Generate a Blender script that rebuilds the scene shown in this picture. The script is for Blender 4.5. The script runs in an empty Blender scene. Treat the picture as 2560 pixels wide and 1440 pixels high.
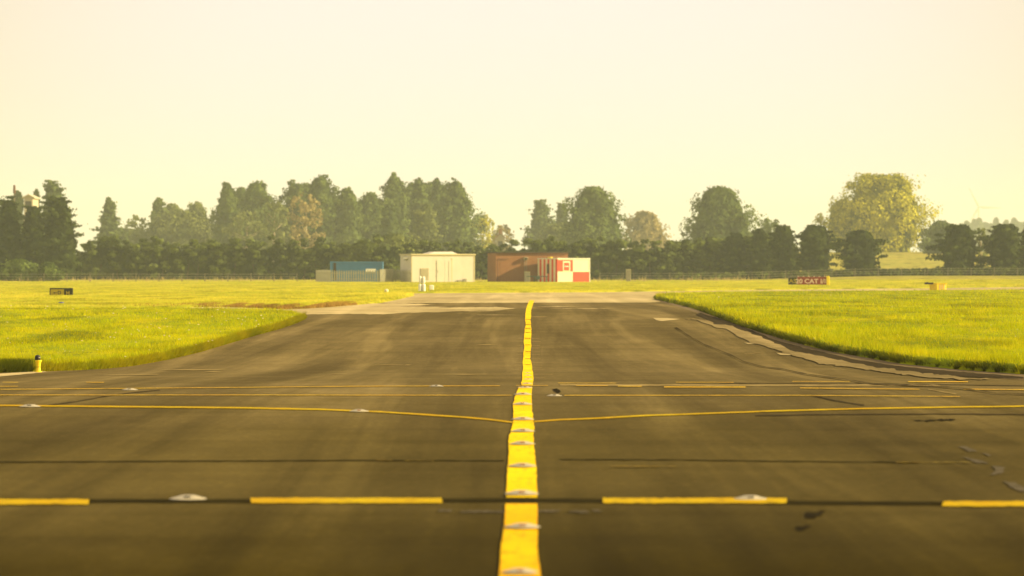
import bpy, math, random
import numpy as np
from mathutils import Vector, Matrix
from mathutils.geometry import delaunay_2d_cdt

rng = np.random.default_rng(11)
random.seed(11)
R = math.radians
S = bpy.context.scene
C = S.collection

# ------------------------------------------------------------------ camera
F = 10000.0          # focal length in pixels of the 2560 wide photograph
HZ = 678.0           # row of the horizon in the photograph
EYE = 1.17
cam_d = bpy.data.cameras.new("camera")
cam = bpy.data.objects.new("camera", cam_d)
C.objects.link(cam)
cam.location = (0, 0, EYE)
cam.rotation_euler = (R(90) - math.atan(42 / F), 0, 0)
cam_d.sensor_width = 36
cam_d.lens = 36 * F / 2560
cam_d.clip_end = 12000
cam_d.dof.use_dof = True
cam_d.dof.focus_distance = 62
cam_d.dof.aperture_fstop = 5.0
S.camera = cam

# ------------------------------------------------------------------ light
SUN_EL, SUN_AZ = 23.0, 97.0      # azimuth clockwise from +Y (the way the camera looks)
SKY_STRENGTH = 0.10
W = bpy.data.worlds.new("World")
S.world = W
W.use_nodes = True
nt = W.node_tree
nt.nodes.clear()
out = nt.nodes.new("ShaderNodeOutputWorld")
bg = nt.nodes.new("ShaderNodeBackground")
bg.inputs[1].default_value = SKY_STRENGTH
sky = nt.nodes.new("ShaderNodeTexSky")
sky.sky_type = 'NISHITA'
sky.sun_disc = False
sky.sun_elevation = R(SUN_EL)
sky.sun_rotation = R(SUN_AZ)
sky.air_density = 1.0
sky.dust_density = 4.0
sky.ozone_density = 1.0
tint = nt.nodes.new("ShaderNodeMix"); tint.data_type = 'RGBA'; tint.blend_type = 'MULTIPLY'
tint.inputs['Factor'].default_value = 1
tint.inputs['B'].default_value = (1.0, .80, .48, 1)
nt.links.new(sky.outputs[0], tint.inputs['A'])
# haze over the sky: brighter ahead to imitate vignetting, yellower elsewhere for warmer ambient
tc = nt.nodes.new("ShaderNodeTexCoord")
dotn = nt.nodes.new("ShaderNodeVectorMath"); dotn.operation = 'DOT_PRODUCT'
v = Vector((0.0, 1, .028)).normalized()
dotn.inputs[1].default_value = v
nt.links.new(tc.outputs['Generated'], dotn.inputs[0])
mr = nt.nodes.new("ShaderNodeMapRange")
mr.inputs['From Min'].default_value = math.cos(R(11)); mr.inputs['From Max'].default_value = 1
mr.interpolation_type = 'SMOOTHSTEP'
nt.links.new(dotn.outputs['Value'], mr.inputs['Value'])
hz = nt.nodes.new("ShaderNodeMix"); hz.data_type = 'RGBA'
hz.inputs['A'].default_value = (4.9, 3.95, 2.8, 1)
hz.inputs['B'].default_value = (6.1, 5.45, 5.65, 1)
nt.links.new(mr.outputs[0], hz.inputs['Factor'])
mx = nt.nodes.new("ShaderNodeMix"); mx.data_type = 'RGBA'
mx.inputs['Factor'].default_value = 0.85
nt.links.new(tint.outputs['Result'], mx.inputs['A'])
nt.links.new(hz.outputs['Result'], mx.inputs['B'])
nt.links.new(mx.outputs['Result'], bg.inputs[0])
nt.links.new(bg.outputs[0], out.inputs[0])

sl = bpy.data.lights.new("sun", 'SUN')
sl.energy = 5.0
sl.angle = R(0.8)
sl.color = (1.0, .80, .40)
so = bpy.data.objects.new("sun", sl)
C.objects.link(so)
sd = Vector((math.sin(R(SUN_AZ)) * math.cos(R(SUN_EL)), math.cos(R(SUN_AZ)) * math.cos(R(SUN_EL)), math.sin(R(SUN_EL))))
so.rotation_euler = sd.to_track_quat('Z', 'Y').to_euler()

S.view_settings.view_transform = 'Standard'
S.view_settings.look = 'None'
S.view_settings.gamma = 1
S.view_settings.exposure = 0.85
S.render.engine = 'CYCLES'
S.cycles.max_bounces = 5
S.cycles.diffuse_bounces = 3
S.cycles.glossy_bounces = 2
S.cycles.transmission_bounces = 2
S.cycles.volume_bounces = 1
S.cycles.use_denoising = True

# ------------------------------------------------------------------ terrain
_ky = [-60, 30, 37, 43, 50, 57, 65, 75, 90, 107, 130, 160, 420, 9000]
_kz = [0, 0, 0, -.055, -.155, -.25, -.25, -.16, -.02, .04, .03, 0, 0, 0]
_ty = np.arange(-60, 9000, .5)
_tz = np.interp(_ty, _ky, _kz)
_k = np.hanning(17); _k /= _k.sum()
_tz = np.convolve(np.pad(_tz, 8, mode='edge'), _k, mode='valid')

def sm(t):
    t = np.clip(t, 0, 1)
    return t * t * (3 - 2 * t)

def prof0(Y):
    return np.interp(Y, _ty, _tz)

def extra(X, Y):
    e = .62 * sm((X - 20) / 30) * sm((Y - 250) / 250)
    return e + 4.6 * sm((Y - 590) / 260) * sm((X - 30) / 20) + 3.0 * sm((Y - 1100) / 900)

def gz(X, Y):
    return prof0(Y) + extra(X, Y)

_sy = np.geomspace(6, 8000, 9000)
_ss = np.minimum.accumulate((EYE - prof0(_sy)) / _sy) - np.arange(9000) * 1e-10

def G(px, py, h=0.0):
    """Where the ray through a pixel of the photograph meets the ground (raised by h)."""
    px = np.asarray(px, float); py = np.asarray(py, float)
    s = np.maximum((py - HZ) / F, 6e-4)
    Y = (EYE - h) / s
    for _ in range(25):
        X = (px - 1280) / F * Y
        Yn = np.interp(-(s + (extra(X, Y) + h) / Y), -_ss, _sy)
        Y = .5 * Y + .5 * Yn
    return (px - 1280) / F * Y, Y

def at(px, py, Y):
    return (px - 1280) / F * Y, EYE - (py - HZ) / F * Y

# ------------------------------------------------------------------ tags and mesh building
def tag(o, label=None, cat=None, group=None, kind=None):
    if label: o['label'] = label
    if cat: o['category'] = cat
    if group: o['group'] = group
    if kind: o['kind'] = kind
    return o

def mesh_np(name, verts, faces, mat, parent=None, attr=None, smooth=False):
    """faces: (n,k) int array"""
    verts = np.asarray(verts, np.float32); faces = np.asarray(faces, np.int32)
    me = bpy.data.meshes.new(name)
    n, k = faces.shape
    me.vertices.add(len(verts)); me.vertices.foreach_set('co', verts.ravel())
    me.loops.add(n * k); me.loops.foreach_set('vertex_index', faces.ravel())
    me.polygons.add(n); me.polygons.foreach_set('loop_start', np.arange(0, n * k, k, dtype=np.int32))
    me.update(calc_edges=True)
    if attr is not None:
        a = me.attributes.new('tint', 'FLOAT', 'FACE')
        a.data.foreach_set('value', np.asarray(attr, np.float32))
    if smooth:
        me.polygons.foreach_set('use_smooth', np.ones(n, bool))
    me.materials.append(mat)
    o = bpy.data.objects.new(name, me)
    C.objects.link(o)
    if parent: o.parent = parent
    return o

class MB:
    def __init__(s): s.v = []; s.f = []
    def add(s, vs, fs):
        b = len(s.v); s.v += [tuple(v) for v in vs]; s.f += [tuple(b + i for i in f) for f in fs]; return s
    def box(s, x0, x1, y0, y1, z0, z1, M=None):
        vs = [(x, y, z) for z in (z0, z1) for x, y in ((x0, y0), (x1, y0), (x1, y1), (x0, y1))]
        if M is not None: vs = [M @ Vector(v) for v in vs]
        return s.add(vs, [(3, 2, 1, 0), (4, 5, 6, 7), (0, 1, 5, 4), (1, 2, 6, 5), (2, 3, 7, 6), (3, 0, 4, 7)])
    def tube(s, p0, p1, r0, r1=None, n=8):
        r1 = r0 if r1 is None else r1
        p0 = Vector(p0); p1 = Vector(p1); q = (p1 - p0).to_track_quat('Z', 'Y')
        vs = [p + q @ Vector((r * math.cos(2 * math.pi * i / n), r * math.sin(2 * math.pi * i / n), 0)) for p, r in ((p0, r0), (p1, r1)) for i in range(n)]
        fs = [(i, (i + 1) % n, n + (i + 1) % n, n + i) for i in range(n)] + [tuple(range(n))[::-1], tuple(range(n, 2 * n))]
        return s.add(vs, fs)
    def lathe(s, prof, n=20, c=(0, 0, 0)):
        b = [(c[0] + r * math.cos(2 * math.pi * i / n), c[1] + r * math.sin(2 * math.pi * i / n), c[2] + z) for r, z in prof for i in range(n)]
        fs = []
        for k in range(len(prof) - 1):
            for i in range(n):
                j = (i + 1) % n
                fs.append((k * n + i, k * n + j, k * n + n + j, k * n + n + i))
        fs.append(tuple(range(n))[::-1]); m = (len(prof) - 1) * n
        fs.append(tuple(range(m, m + n)))
        return s.add(b, fs)
    def build(s, name, mat, parent=None, bevel=0, smooth=False):
        me = bpy.data.meshes.new(name); me.from_pydata(s.v, [], s.f); me.materials.append(mat)
        if smooth:
            me.polygons.foreach_set('use_smooth', [True] * len(me.polygons))
        me.update()
        o = bpy.data.objects.new(name, me); C.objects.link(o)
        if parent: o.parent = parent
        if bevel:
            b = o.modifiers.new('bevel', 'BEVEL'); b.width = bevel; b.segments = 2; b.limit_method = 'ANGLE'
        return o

def empty(name, loc, rz=0):
    o = bpy.data.objects.new(name, None); o.location = loc; o.rotation_euler[2] = rz
    o.empty_display_size = .3
    C.objects.link(o); return o

def text_mesh(name, body, size, mat, parent, loc, width=None, bold=0.0):
    cu = bpy.data.curves.new(name, 'FONT'); cu.body = body; cu.size = size
    cu.extrude = .004; cu.offset = bold; cu.align_x = 'CENTER'; cu.align_y = 'CENTER'
    t = bpy.data.objects.new('tmp', cu); C.objects.link(t)
    dg = bpy.context.evaluated_depsgraph_get()
    me = bpy.data.meshes.new_from_object(t.evaluated_get(dg))
    bpy.data.objects.remove(t)
    me.name = name; me.materials.clear(); me.materials.append(mat)
    if width:
        xs = [v.co.x for v in me.vertices]; w = max(xs) - min(xs)
        for v in me.vertices: v.co.x *= width / w
    o = bpy.data.objects.new(name, me); C.objects.link(o)
    o.parent = parent; o.location = loc; o.rotation_euler = (R(90), 0, 0)
    return o

# ------------------------------------------------------------------ materials
class NT:
    def __init__(s, name):
        s.m = bpy.data.materials.new(name); s.m.use_nodes = True; s.t = s.m.node_tree
        s.b = s.t.nodes['Principled BSDF']; s.o = s.t.nodes['Material Output']
        g = s.t.nodes.new('ShaderNodeNewGeometry'); s.pos = g.outputs['Position']
    def n(s, k, **kw):
        x = s.t.nodes.new(k)
        for a, b in kw.items(): setattr(x, a, b)
        return x
    def l(s, a, b): s.t.links.new(a, b)
    def scale(s, sc, src=None):
        m = s.n('ShaderNodeVectorMath', operation='MULTIPLY'); m.inputs[1].default_value = sc
        s.l(src or s.pos, m.inputs[0]); return m.outputs[0]
    def noise(s, sc, detail=4, rough=.55, scale=1.0, dist=0, src=None):
        x = s.n('ShaderNodeTexNoise'); x.inputs['Scale'].default_value = scale
        x.inputs['Detail'].default_value = detail; x.inputs['Roughness'].default_value = rough
        x.inputs['Distortion'].default_value = dist
        s.l(s.scale(sc, src), x.inputs['Vector']); return x.outputs['Fac']
    def ramp(s, f, a, b, lo=0., hi=1.):
        x = s.n('ShaderNodeMapRange'); x.inputs['From Min'].default_value = a; x.inputs['From Max'].default_value = b
        x.inputs['To Min'].default_value = lo; x.inputs['To Max'].default_value = hi
        s.l(f, x.inputs['Value']); return x.outputs[0]
    def mix(s, f, a, b, mode='MIX'):
        x = s.n('ShaderNodeMix', data_type='RGBA', blend_type=mode)
        for k, w in (('Factor', f), ('A', a), ('B', b)):
            if isinstance(w, (tuple, list)): x.inputs[k].default_value = (*w, 1)
            elif isinstance(w, (int, float)): x.inputs[k].default_value = w
            else: s.l(w, x.inputs[k])
        return x.outputs['Result']
    def mul(s, f, g):
        x = s.n('ShaderNodeMath', operation='MULTIPLY')
        for i, w in enumerate((f, g)):
            if isinstance(w, (int, float)): x.inputs[i].default_value = w
            else: s.l(w, x.inputs[i])
        return x.outputs[0]
    def bump(s, f, strength, dist):
        x = s.n('ShaderNodeBump'); x.inputs['Strength'].default_value = strength; x.inputs['Distance'].default_value = dist
        s.l(f, x.inputs['Height']); s.l(x.outputs[0], s.b.inputs['Normal'])
    def fin(s, col, rough=.7, spec=.5, metal=0.):
        if isinstance(col, (tuple, list)): s.b.inputs['Base Color'].default_value = (*col, 1)
        else: s.l(col, s.b.inputs['Base Color'])
        s.b.inputs['Roughness'].default_value = rough
        s.b.inputs['Specular IOR Level'].default_value = spec
        s.b.inputs['Metallic'].default_value = metal
        return s.m

def painted(name, col, rough=.6, var=.25, sc=1.5, spec=.4, metal=0.):
    """paint with uneven weathering and dirt patches"""
    s = NT(name)
    f = s.noise((sc, sc, sc), 5, .6)
    g = s.noise((sc * 6, sc * 6, sc * 1.2), 3, .6)
    c = s.mix(s.ramp(f, .35, .7), tuple(x * (1 - var) for x in col), col)
    c = s.mix(s.mul(s.ramp(g, .55, .75), .35), c, tuple(x * (1 - var) * .8 + .01 for x in col))
    return s.fin(c, rough, spec, metal)

def foliage(name, dark, light, trans=.25):
    s = NT(name)
    a = s.n('ShaderNodeAttribute', attribute_name='tint')
    f = s.noise((.35, .35, .35), 3, .6)
    c = s.mix(a.outputs['Fac'], dark, light)
    c = s.mix(s.mul(s.ramp(f, .35, .7), .5), c, tuple(x * 1.45 for x in light))
    s.fin(c, .8, .12)
    tr = s.n('ShaderNodeBsdfTranslucent'); s.l(c, tr.inputs[0])
    mxs = s.n('ShaderNodeMixShader'); mxs.inputs[0].default_value = trans
    s.l(s.b.outputs[0], mxs.inputs[1]); s.l(tr.outputs[0], mxs.inputs[2]); s.l(mxs.outputs[0], s.o.inputs[0])
    return s.m

def asphalt(name, base, light, stretch=(1, 1), grit=1.0, track=1.0, painted_falloff=False):
    s = NT(name)
    big = s.noise((.16, .05, .2), 4, .55, dist=.4)
    trk = s.noise((.9, .022, .2), 5, .62, dist=.5)             # wheel tracks along the taxiway
    band = s.noise((.035, .9, .2), 4, .65)                     # paving joints and rolled bands across it
    mid = s.noise((.9, .35, 1), 5, .65)
    fine = s.noise((40, 40, 40), 3, .7)
    agg = s.noise((14, 14, 14), 3, .75)
    cb, cl = base, light
    if painted_falloff:      # ragged bands painted darker towards the camera for weaker sheen and lens falloff
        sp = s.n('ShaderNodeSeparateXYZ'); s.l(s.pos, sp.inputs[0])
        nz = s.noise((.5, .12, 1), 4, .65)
        for y0, wd, bb, ll in PAINTED_FALLOFF:
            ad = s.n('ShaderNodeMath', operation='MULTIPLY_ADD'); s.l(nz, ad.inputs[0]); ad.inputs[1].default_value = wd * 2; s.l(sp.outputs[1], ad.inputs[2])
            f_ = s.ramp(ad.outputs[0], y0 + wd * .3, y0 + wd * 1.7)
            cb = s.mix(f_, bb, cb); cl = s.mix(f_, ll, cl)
    c = s.mix(s.ramp(big, .3, .72), cb, cl)
    M_ = lambda f, k, col: s.mix(s.mul(f, k), c, col, 'MULTIPLY')
    c = M_(s.ramp(trk, .50, .64), .75 * track, (1.75, 1.75, 1.85))
    c = M_(s.ramp(trk, .47, .36), .55 * track, (.50, .49, .45))
    c = M_(s.ramp(band, .5, .62), .3, (.60, .59, .54))
    c = M_(s.ramp(mid, .45, .65), .45, (1.45, 1.45, 1.5))
    c = M_(s.ramp(fine, .3, .7), .5 * grit, (.45, .44, .40))
    c = M_(s.ramp(agg, .52, .66), .5 * grit, (1.9, 1.85, 1.8))
    s.bump(s.noise((55, 55, 55), 2, .7), .35, .008)
    return s.fin(c, .9, .015)

M = {}
PAINTED_FALLOFF = [(34, 9, (.062, .048, .014), (.098, .076, .023)), (18, 4, (.027, .020, .002), (.042, .031, .0035))]  # darker near colours stand in for lost sheen and lens falloff
M['asphalt'] = asphalt('asphalt', (.105, .081, .030), (.168, .130, .056), painted_falloff=True)
M['dark_asphalt'] = asphalt('dark asphalt', (.035, .026, .012), (.055, .042, .02), track=.3)
M['seam'] = painted('bitumen seam', (.032, .025, .005), .9, .5, 3, .01)
M['concrete'] = asphalt('pale concrete', (.33, .265, .135), (.53, .435, .24), track=.4, grit=.5)
M['shoulder'] = asphalt('worn shoulder', (.15, .115, .065), (.22, .17, .10), track=.3)

def yellow_paint(name, col, wear):
    s = NT(name)
    f = s.noise((9, 3, 1), 5, .65)
    g = s.noise((1.2, .5, 1), 3, .6)
    c = s.mix(s.mul(s.ramp(f, .52, .66), wear), col, (.16, .11, .006))
    c = s.mix(s.mul(s.ramp(g, .4, .62), .7), c, tuple(x * y for x, y in zip(col, (.92, .74, .6))))
    k = s.noise((22, 1.2, 1), 3, .7)
    c = s.mix(s.mul(s.ramp(k, .55, .68), .45), c, (.34, .26, .02))
    return s.fin(c, .7, .015)
M['faint'] = yellow_paint('almost worn away marking paint', (.17, .125, .02), .8)
M['yellow_dash'] = yellow_paint('worn yellow marking paint', (.50, .365, .006), .6)
M['yellow_gold'] = yellow_paint('golden yellow marking paint', (.80, .50, .001), .6)
M['yellow'] = yellow_paint('yellow marking paint', (.86, .62, .002), .35)
M['strip_concrete'] = asphalt('worn concrete strip', (.19, .15, .07), (.31, .24, .115), track=.8, grit=.8)
M['yellow_old'] = yellow_paint('faded yellow marking paint', (.60, .42, .05), .8)
M['sealant'] = painted('pale joint sealant', (.34, .26, .11), .9, .4, 2, .01)
M['stain_pale'] = painted('pale stain', (.135, .115, .08), .9, .5, 5, .01)
M['stain_dark'] = painted('oil stain', (.022, .017, .006), .9, .5, 5, .01)

def grass_mat(name, a, b, c3, blades):
    s = NT(name)
    big = s.noise((.10, .035, .1), 4, .6)
    mid = s.noise((.9, .30, 1), 5, .65)
    c = s.mix(s.ramp(big, .35, .68), a, b)
    c = s.mix(s.mul(s.ramp(mid, .45, .75), .75), c, c3)
    dk = s.noise((.5, .11, 1), 4, .6)
    c = s.mix(s.mul(s.ramp(dk, .50, .64), .75), c, tuple(x * .42 for x in a))
    cl = s.noise((3.2, .9, 1), 4, .7)
    c = s.mix(s.mul(s.ramp(cl, .52, .66), .55), c, tuple(x * .45 for x in a))
    if blades:
        t = s.n('ShaderNodeAttribute', attribute_name='tint')
        c = s.mix(s.mul(t.outputs['Fac'], .55), c, c3)
    s.fin(c, .8, .02)
    if blades:
        tr = s.n('ShaderNodeBsdfTranslucent'); s.l(c, tr.inputs[0])
        q = s.n('ShaderNodeMixShader'); q.inputs[0].default_value = .35
        s.l(s.b.outputs[0], q.inputs[1]); s.l(tr.outputs[0], q.inputs[2]); s.l(q.outputs[0], s.o.inputs[0])
    return s.m
GA, GB, GC = (.165, .225, .001), (.31, .34, .0015), (.50, .41, .004)
M['turf'] = grass_mat('turf', GA, GB, GC, False)
M['blades'] = grass_mat('grass blades', (.22, .32, .001), (.46, .53, .002), (.78, .64, .004), True)
M['field'] = grass_mat('dry field grass', (.27, .28, .04), (.40, .34, .06), (.50, .38, .10), False)
M['dry'] = grass_mat('dry brown grass', (.22, .12, .03), (.40, .24, .05), (.56, .38, .10), True)
M['golden'] = grass_mat('golden edge grass', (.36, .30, .003), (.50, .38, .006), (.22, .28, .003), True)
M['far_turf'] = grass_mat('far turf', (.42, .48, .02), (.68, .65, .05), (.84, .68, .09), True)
M['shade_tinted'] = grass_mat('shade-tinted edge grass', (.035, .055, .001), (.075, .095, .002), (.20, .20, .004), True)  # dark tint puts the shade of the bank's lee side into the blades
M['stalks'] = grass_mat('dry pale stalks', (.35, .30, .10), (.50, .40, .17), (.6, .46, .24), True)

# ------------------------------------------------------------------ flat sheets and grass beds
def inside(poly, P):
    x, y = P[:, 0], P[:, 1]; r = np.zeros(len(P), bool)
    n = len(poly)
    for i in range(n):
        x0, y0 = poly[i]; x1, y1 = poly[(i + 1) % n]
        if y0 == y1: continue
        c = ((y0 > y) != (y1 > y)) & (x < (x1 - x0) * (y - y0) / (y1 - y0) + x0)
        r ^= c
    return r

def dist_poly(poly, P):
    d = np.full(len(P), 1e9)
    n = len(poly)
    for i in range(n):
        a = poly[i]; b = poly[(i + 1) % n]; ab = b - a
        t = np.clip(((P - a) @ ab) / max(ab @ ab, 1e-9), 0, 1)
        q = P - (a + t[:, None] * ab)
        d = np.minimum(d, np.hypot(q[:, 0], q[:, 1]))
    return d

def densify(poly, step, close=True):
    outp = []
    n = len(poly)
    for i in range(n if close else n - 1):
        a = np.array(poly[i], float); b = np.array(poly[(i + 1) % n], float)
        k = max(1, int(np.hypot(*(b - a)) / step))
        for j in range(k): outp.append(a + (b - a) * j / k)
    if not close: outp.append(np.array(poly[-1], float))
    return np.array(outp)

def sheet(name, pts_px, mat, lift, step=14, jag=0., kind='structure', nin=0):
    """a flat sheet lying on the ground whose outline is given by ground positions"""
    p = densify(pts_px, step)
    if jag: p[:, 1] += rng.normal(0, jag, len(p)); p[:, 0] += rng.normal(0, jag * 3, len(p))
    X, Y = G(p[:, 0], p[:, 1])
    b = np.c_[X, Y]
    extra_pts = []
    x0, x1, y0, y1 = p[:, 0].min(), p[:, 0].max(), p[:, 1].min(), p[:, 1].max()
    if nin:
        q = np.c_[rng.uniform(x0, x1, nin), rng.uniform(y0, y1, nin)]
        q = q[inside(p, q)]
        qx, qy = G(q[:, 0], q[:, 1]); extra_pts = list(zip(qx, qy))
    allp = [Vector(v) for v in b] + [Vector(v) for v in extra_pts]
    vs, es, fs, *_ = delaunay_2d_cdt(allp, [], [list(range(len(b)))], 1, 1e-6)
    V = np.array([(v.x, v.y, 0) for v in vs]); V[:, 2] = gz(V[:, 0], V[:, 1]) + lift
    me = bpy.data.meshes.new(name); me.from_pydata([tuple(v) for v in V], [], fs)
    me.materials.append(mat); o = bpy.data.objects.new(name, me); C.objects.link(o)
    tag(o, kind=kind)
    return o

# big ground sheet (grass) reaching past the far trees, slightly below everything laid on it
xs = np.concatenate([-np.geomspace(150, 3200, 30)[::-1], np.linspace(-145, 145, 117), np.geomspace(150, 3200, 30)])
ys = np.concatenate([np.linspace(-60, 440, 90), np.linspace(445, 900, 110), np.geomspace(910, 8000, 60)])
XX, YY = np.meshgrid(xs, ys)
ZZ = gz(XX, YY) - .10 * (1 - sm((YY - 470) / 30))
V = np.c_[XX.ravel(), YY.ravel(), ZZ.ravel()]
nx, ny = len(xs), len(ys)
I = np.arange(nx * ny).reshape(ny, nx)
Fq = np.c_[I[:-1, :-1].ravel(), I[:-1, 1:].ravel(), I[1:, 1:].ravel(), I[1:, :-1].ravel()]
tag(mesh_np('ground', V, Fq, M['field'], smooth=True), kind='structure')

# pavement sheet
def grid_sheet(name, xs, ys, mat, lift):
    XX, YY = np.meshgrid(xs, ys)
    V = np.c_[XX.ravel(), YY.ravel(), (gz(XX, YY) + lift).ravel()]
    I = np.arange(XX.size).reshape(XX.shape)
    Fq = np.c_[I[:-1, :-1].ravel(), I[:-1, 1:].ravel(), I[1:, 1:].ravel(), I[1:, :-1].ravel()]
    return tag(mesh_np(name, V, Fq, mat, smooth=True), kind='structure')
grid_sheet('taxiway', np.linspace(-110, 110, 40), np.concatenate([np.linspace(-25, 30, 12), np.arange(31, 150, 1.), np.linspace(155, 300, 30)]), M['asphalt'], 0.0)

# grass beds: outlines where turf meets pavement
BED_L = [(-1600, 934), (-400, 934), (0, 932), (95, 929), (200, 925), (270, 921), (330, 915), (420, 899), (500, 880), (560, 862), (600, 850), (640, 838), (700, 822), (740, 808), (762, 798), (757, 790), (735, 784), (700, 780), (640, 778), (520, 776), (330, 775.5), (-200, 775), (-1600, 775)]
BED_R = [(4200, 946), (2800, 942), (2560, 937), (2400, 925), (2250, 910), (2180, 897), (2080, 880), (2030, 868), (1980, 855), (1940, 843), (1900, 831), (1850, 815), (1800, 796), (1770, 785), (1740, 774), (1700, 763), (1660, 754), (1640, 749), (1632, 745), (1645, 741), (1680, 738), (1800, 735), (2000, 733.5), (2300, 732), (2560, 729), (4200, 722)]
FAR = [(-1600, 774), (-200, 773), (330, 772), (450, 770), (560, 768), (640, 771), (700, 774), (770, 772), (830, 768), (890, 763), (960, 757), (1000, 749), (1025, 743), (1038, 739.5), (1034, 736), (1050, 733.5), (1150, 732.6), (1280, 732), (1500, 731), (1700, 728), (1900, 725), (2100, 723), (2300, 721), (2560, 718), (4200, 711), (4200, 703), (2560, 700), (1900, 701), (1300, 701), (0, 701), (-1600, 701)]

def bed(name, poly, mat, n_in, lift, step=10, edge=.12):
    p = densify(poly, step)
    p[:, 1] += rng.normal(0, .12, len(p)) * np.clip((p[:, 1] - 690) / 80, 0, 2.5)
    X, Y = G(p[:, 0], p[:, 1]); b = np.c_[X, Y]
    x0, x1, y0, y1 = p[:, 0].min(), p[:, 0].max(), p[:, 1].min(), p[:, 1].max()
    q = np.c_[rng.uniform(x0, x1, n_in), rng.uniform(y0, y1, n_in)]
    q = q[inside(p, q)]
    qx, qy = G(q[:, 0], q[:, 1]); Q = np.c_[qx, qy]
    # ring of points just inside the edge so the bank keeps its profile
    nrm = np.roll(b, -1, 0) - np.roll(b, 1, 0); nrm /= np.linalg.norm(nrm, axis=1)[:, None] + 1e-9
    nrm = np.c_[-nrm[:, 1], nrm[:, 0]]
    rings = []
    for d in (.04, .10, .22, .45):
        for sgn in (1, -1):
            rr = b + nrm * d * sgn
            m = inside(b, rr); rr = rr[m]
            rings.append(rr)
    rings = np.concatenate(rings)
    Q = np.concatenate([Q, rings]); dd = dist_poly(b, Q); Q = Q[dd > .02]
    allp = [Vector(v) for v in b] + [Vector(v) for v in Q]
    vs, es, fs, *_ = delaunay_2d_cdt(allp, [], [list(range(len(b)))], 1, 1e-6)
    P2 = np.array([(v.x, v.y) for v in vs]); d = dist_poly(b, P2)
    z = gz(P2[:, 0], P2[:, 1]) + lift * sm(d / edge) + .03 * sm(d / 1.0) * np.sin(P2[:, 0] * 1.7 + 2 * np.sin(P2[:, 1] * .3)) * .6 - .01 * (d < .01)
    me = bpy.data.meshes.new(name); me.from_pydata(list(map(tuple, np.c_[P2, z])), [], fs)
    me.materials.append(mat); me.polygons.foreach_set('use_smooth', [True] * len(me.polygons))
    o = bpy.data.objects.new(name, me); C.objects.link(o); tag(o, kind='structure')
    return b

BL = bed('lawn', BED_L, M['turf'], 2500, .07)
BR = bed('lawn', BED_R, M['turf'], 3000, .13, edge=.06)
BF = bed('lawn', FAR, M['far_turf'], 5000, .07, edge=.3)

def blades(name, label, P, h, w, mat, lift=.06, lean=.45, tint=None, cat='grass'):
    n = len(P); X, Y = P[:, 0], P[:, 1]; z = gz(X, Y) + lift
    az = rng.uniform(0, 2 * math.pi, n); wv = np.c_[np.cos(az), np.sin(az)] * (w / 2)[:, None] if not np.isscalar(w) else np.c_[np.cos(az), np.sin(az)] * w / 2
    ld = rng.normal(0, lean, (n, 2)) * h[:, None]
    v0 = np.c_[X - wv[:, 0], Y - wv[:, 1], z]; v1 = np.c_[X + wv[:, 0], Y + wv[:, 1], z]
    v2 = np.c_[X + ld[:, 0] + wv[:, 0] * .25, Y + ld[:, 1] + wv[:, 1] * .25, z + h]
    V = np.stack([v0, v1, v2], 1).reshape(-1, 3)
    o = mesh_np(name, V, np.arange(3 * n).reshape(n, 3), mat, attr=rng.uniform(0, 1, n) if tint is None else tint)
    return tag(o, label, cat, kind='stuff')

def sample_px(poly, n, x0=-260, x1=2820):
    p = np.array(poly, float); y0, y1 = p[:, 1].min(), p[:, 1].max()
    q = np.c_[rng.uniform(x0, x1, n), rng.uniform(y0, y1, n)]
    q = q[inside(p, q)]
    X, Y = G(q[:, 0], q[:, 1])
    return np.c_[X, Y]

def lawn_blades(poly, bpoly, n, label, hb=.07, mat='blades', blift=.07, edge=.12):
    P = sample_px(poly, n); d = dist_poly(bpoly, P); P = P[(d > .03) & inside(bpoly, P)]; d = dist_poly(bpoly, P)
    # patchy height
    k = .5 + .5 * np.sin(P[:, 0] * .9 + 3 * np.sin(P[:, 1] * .13)) * np.sin(P[:, 1] * .21 + P[:, 0] * .3)
    tf = np.sin(P[:, 0] * 6.3 + np.sin(P[:, 1] * 1.1) * 2) * np.sin(P[:, 1] * .9 + P[:, 0] * 2.1)
    h = hb * (.45 + .7 * rng.random(len(P)) + .45 * k + .75 * np.clip(tf, 0, 1) ** 2) * (.75 + .55 * np.exp(-d / .5))
    w = np.maximum(.010, P[:, 1] * 1.5e-4)
    blades('grass', label, P, h, w, M[mat], lift=blift * sm(d / edge) - .01)
lawn_blades(BED_L, BL, 210000, 'lush yellow green grass of the near left lawn beside the taxiway')
lawn_blades(BED_R, BR, 300000, 'tall yellow green grass of the right lawn with shaded ragged edge', .085, blift=.13, edge=.06)
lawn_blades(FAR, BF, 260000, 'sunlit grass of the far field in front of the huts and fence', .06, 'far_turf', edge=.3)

def along(pts, n, spread_px=(0, 0), x_lo=-1e9):
    p = densify(pts, 3, close=False)
    i = rng.integers(0, len(p), n)
    q = p[i] + np.c_[rng.uniform(-3, 3, n), rng.uniform(spread_px[0], spread_px[1], n)]
    X, Y = G(q[:, 0], q[:, 1]); return np.c_[X, Y]
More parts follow.
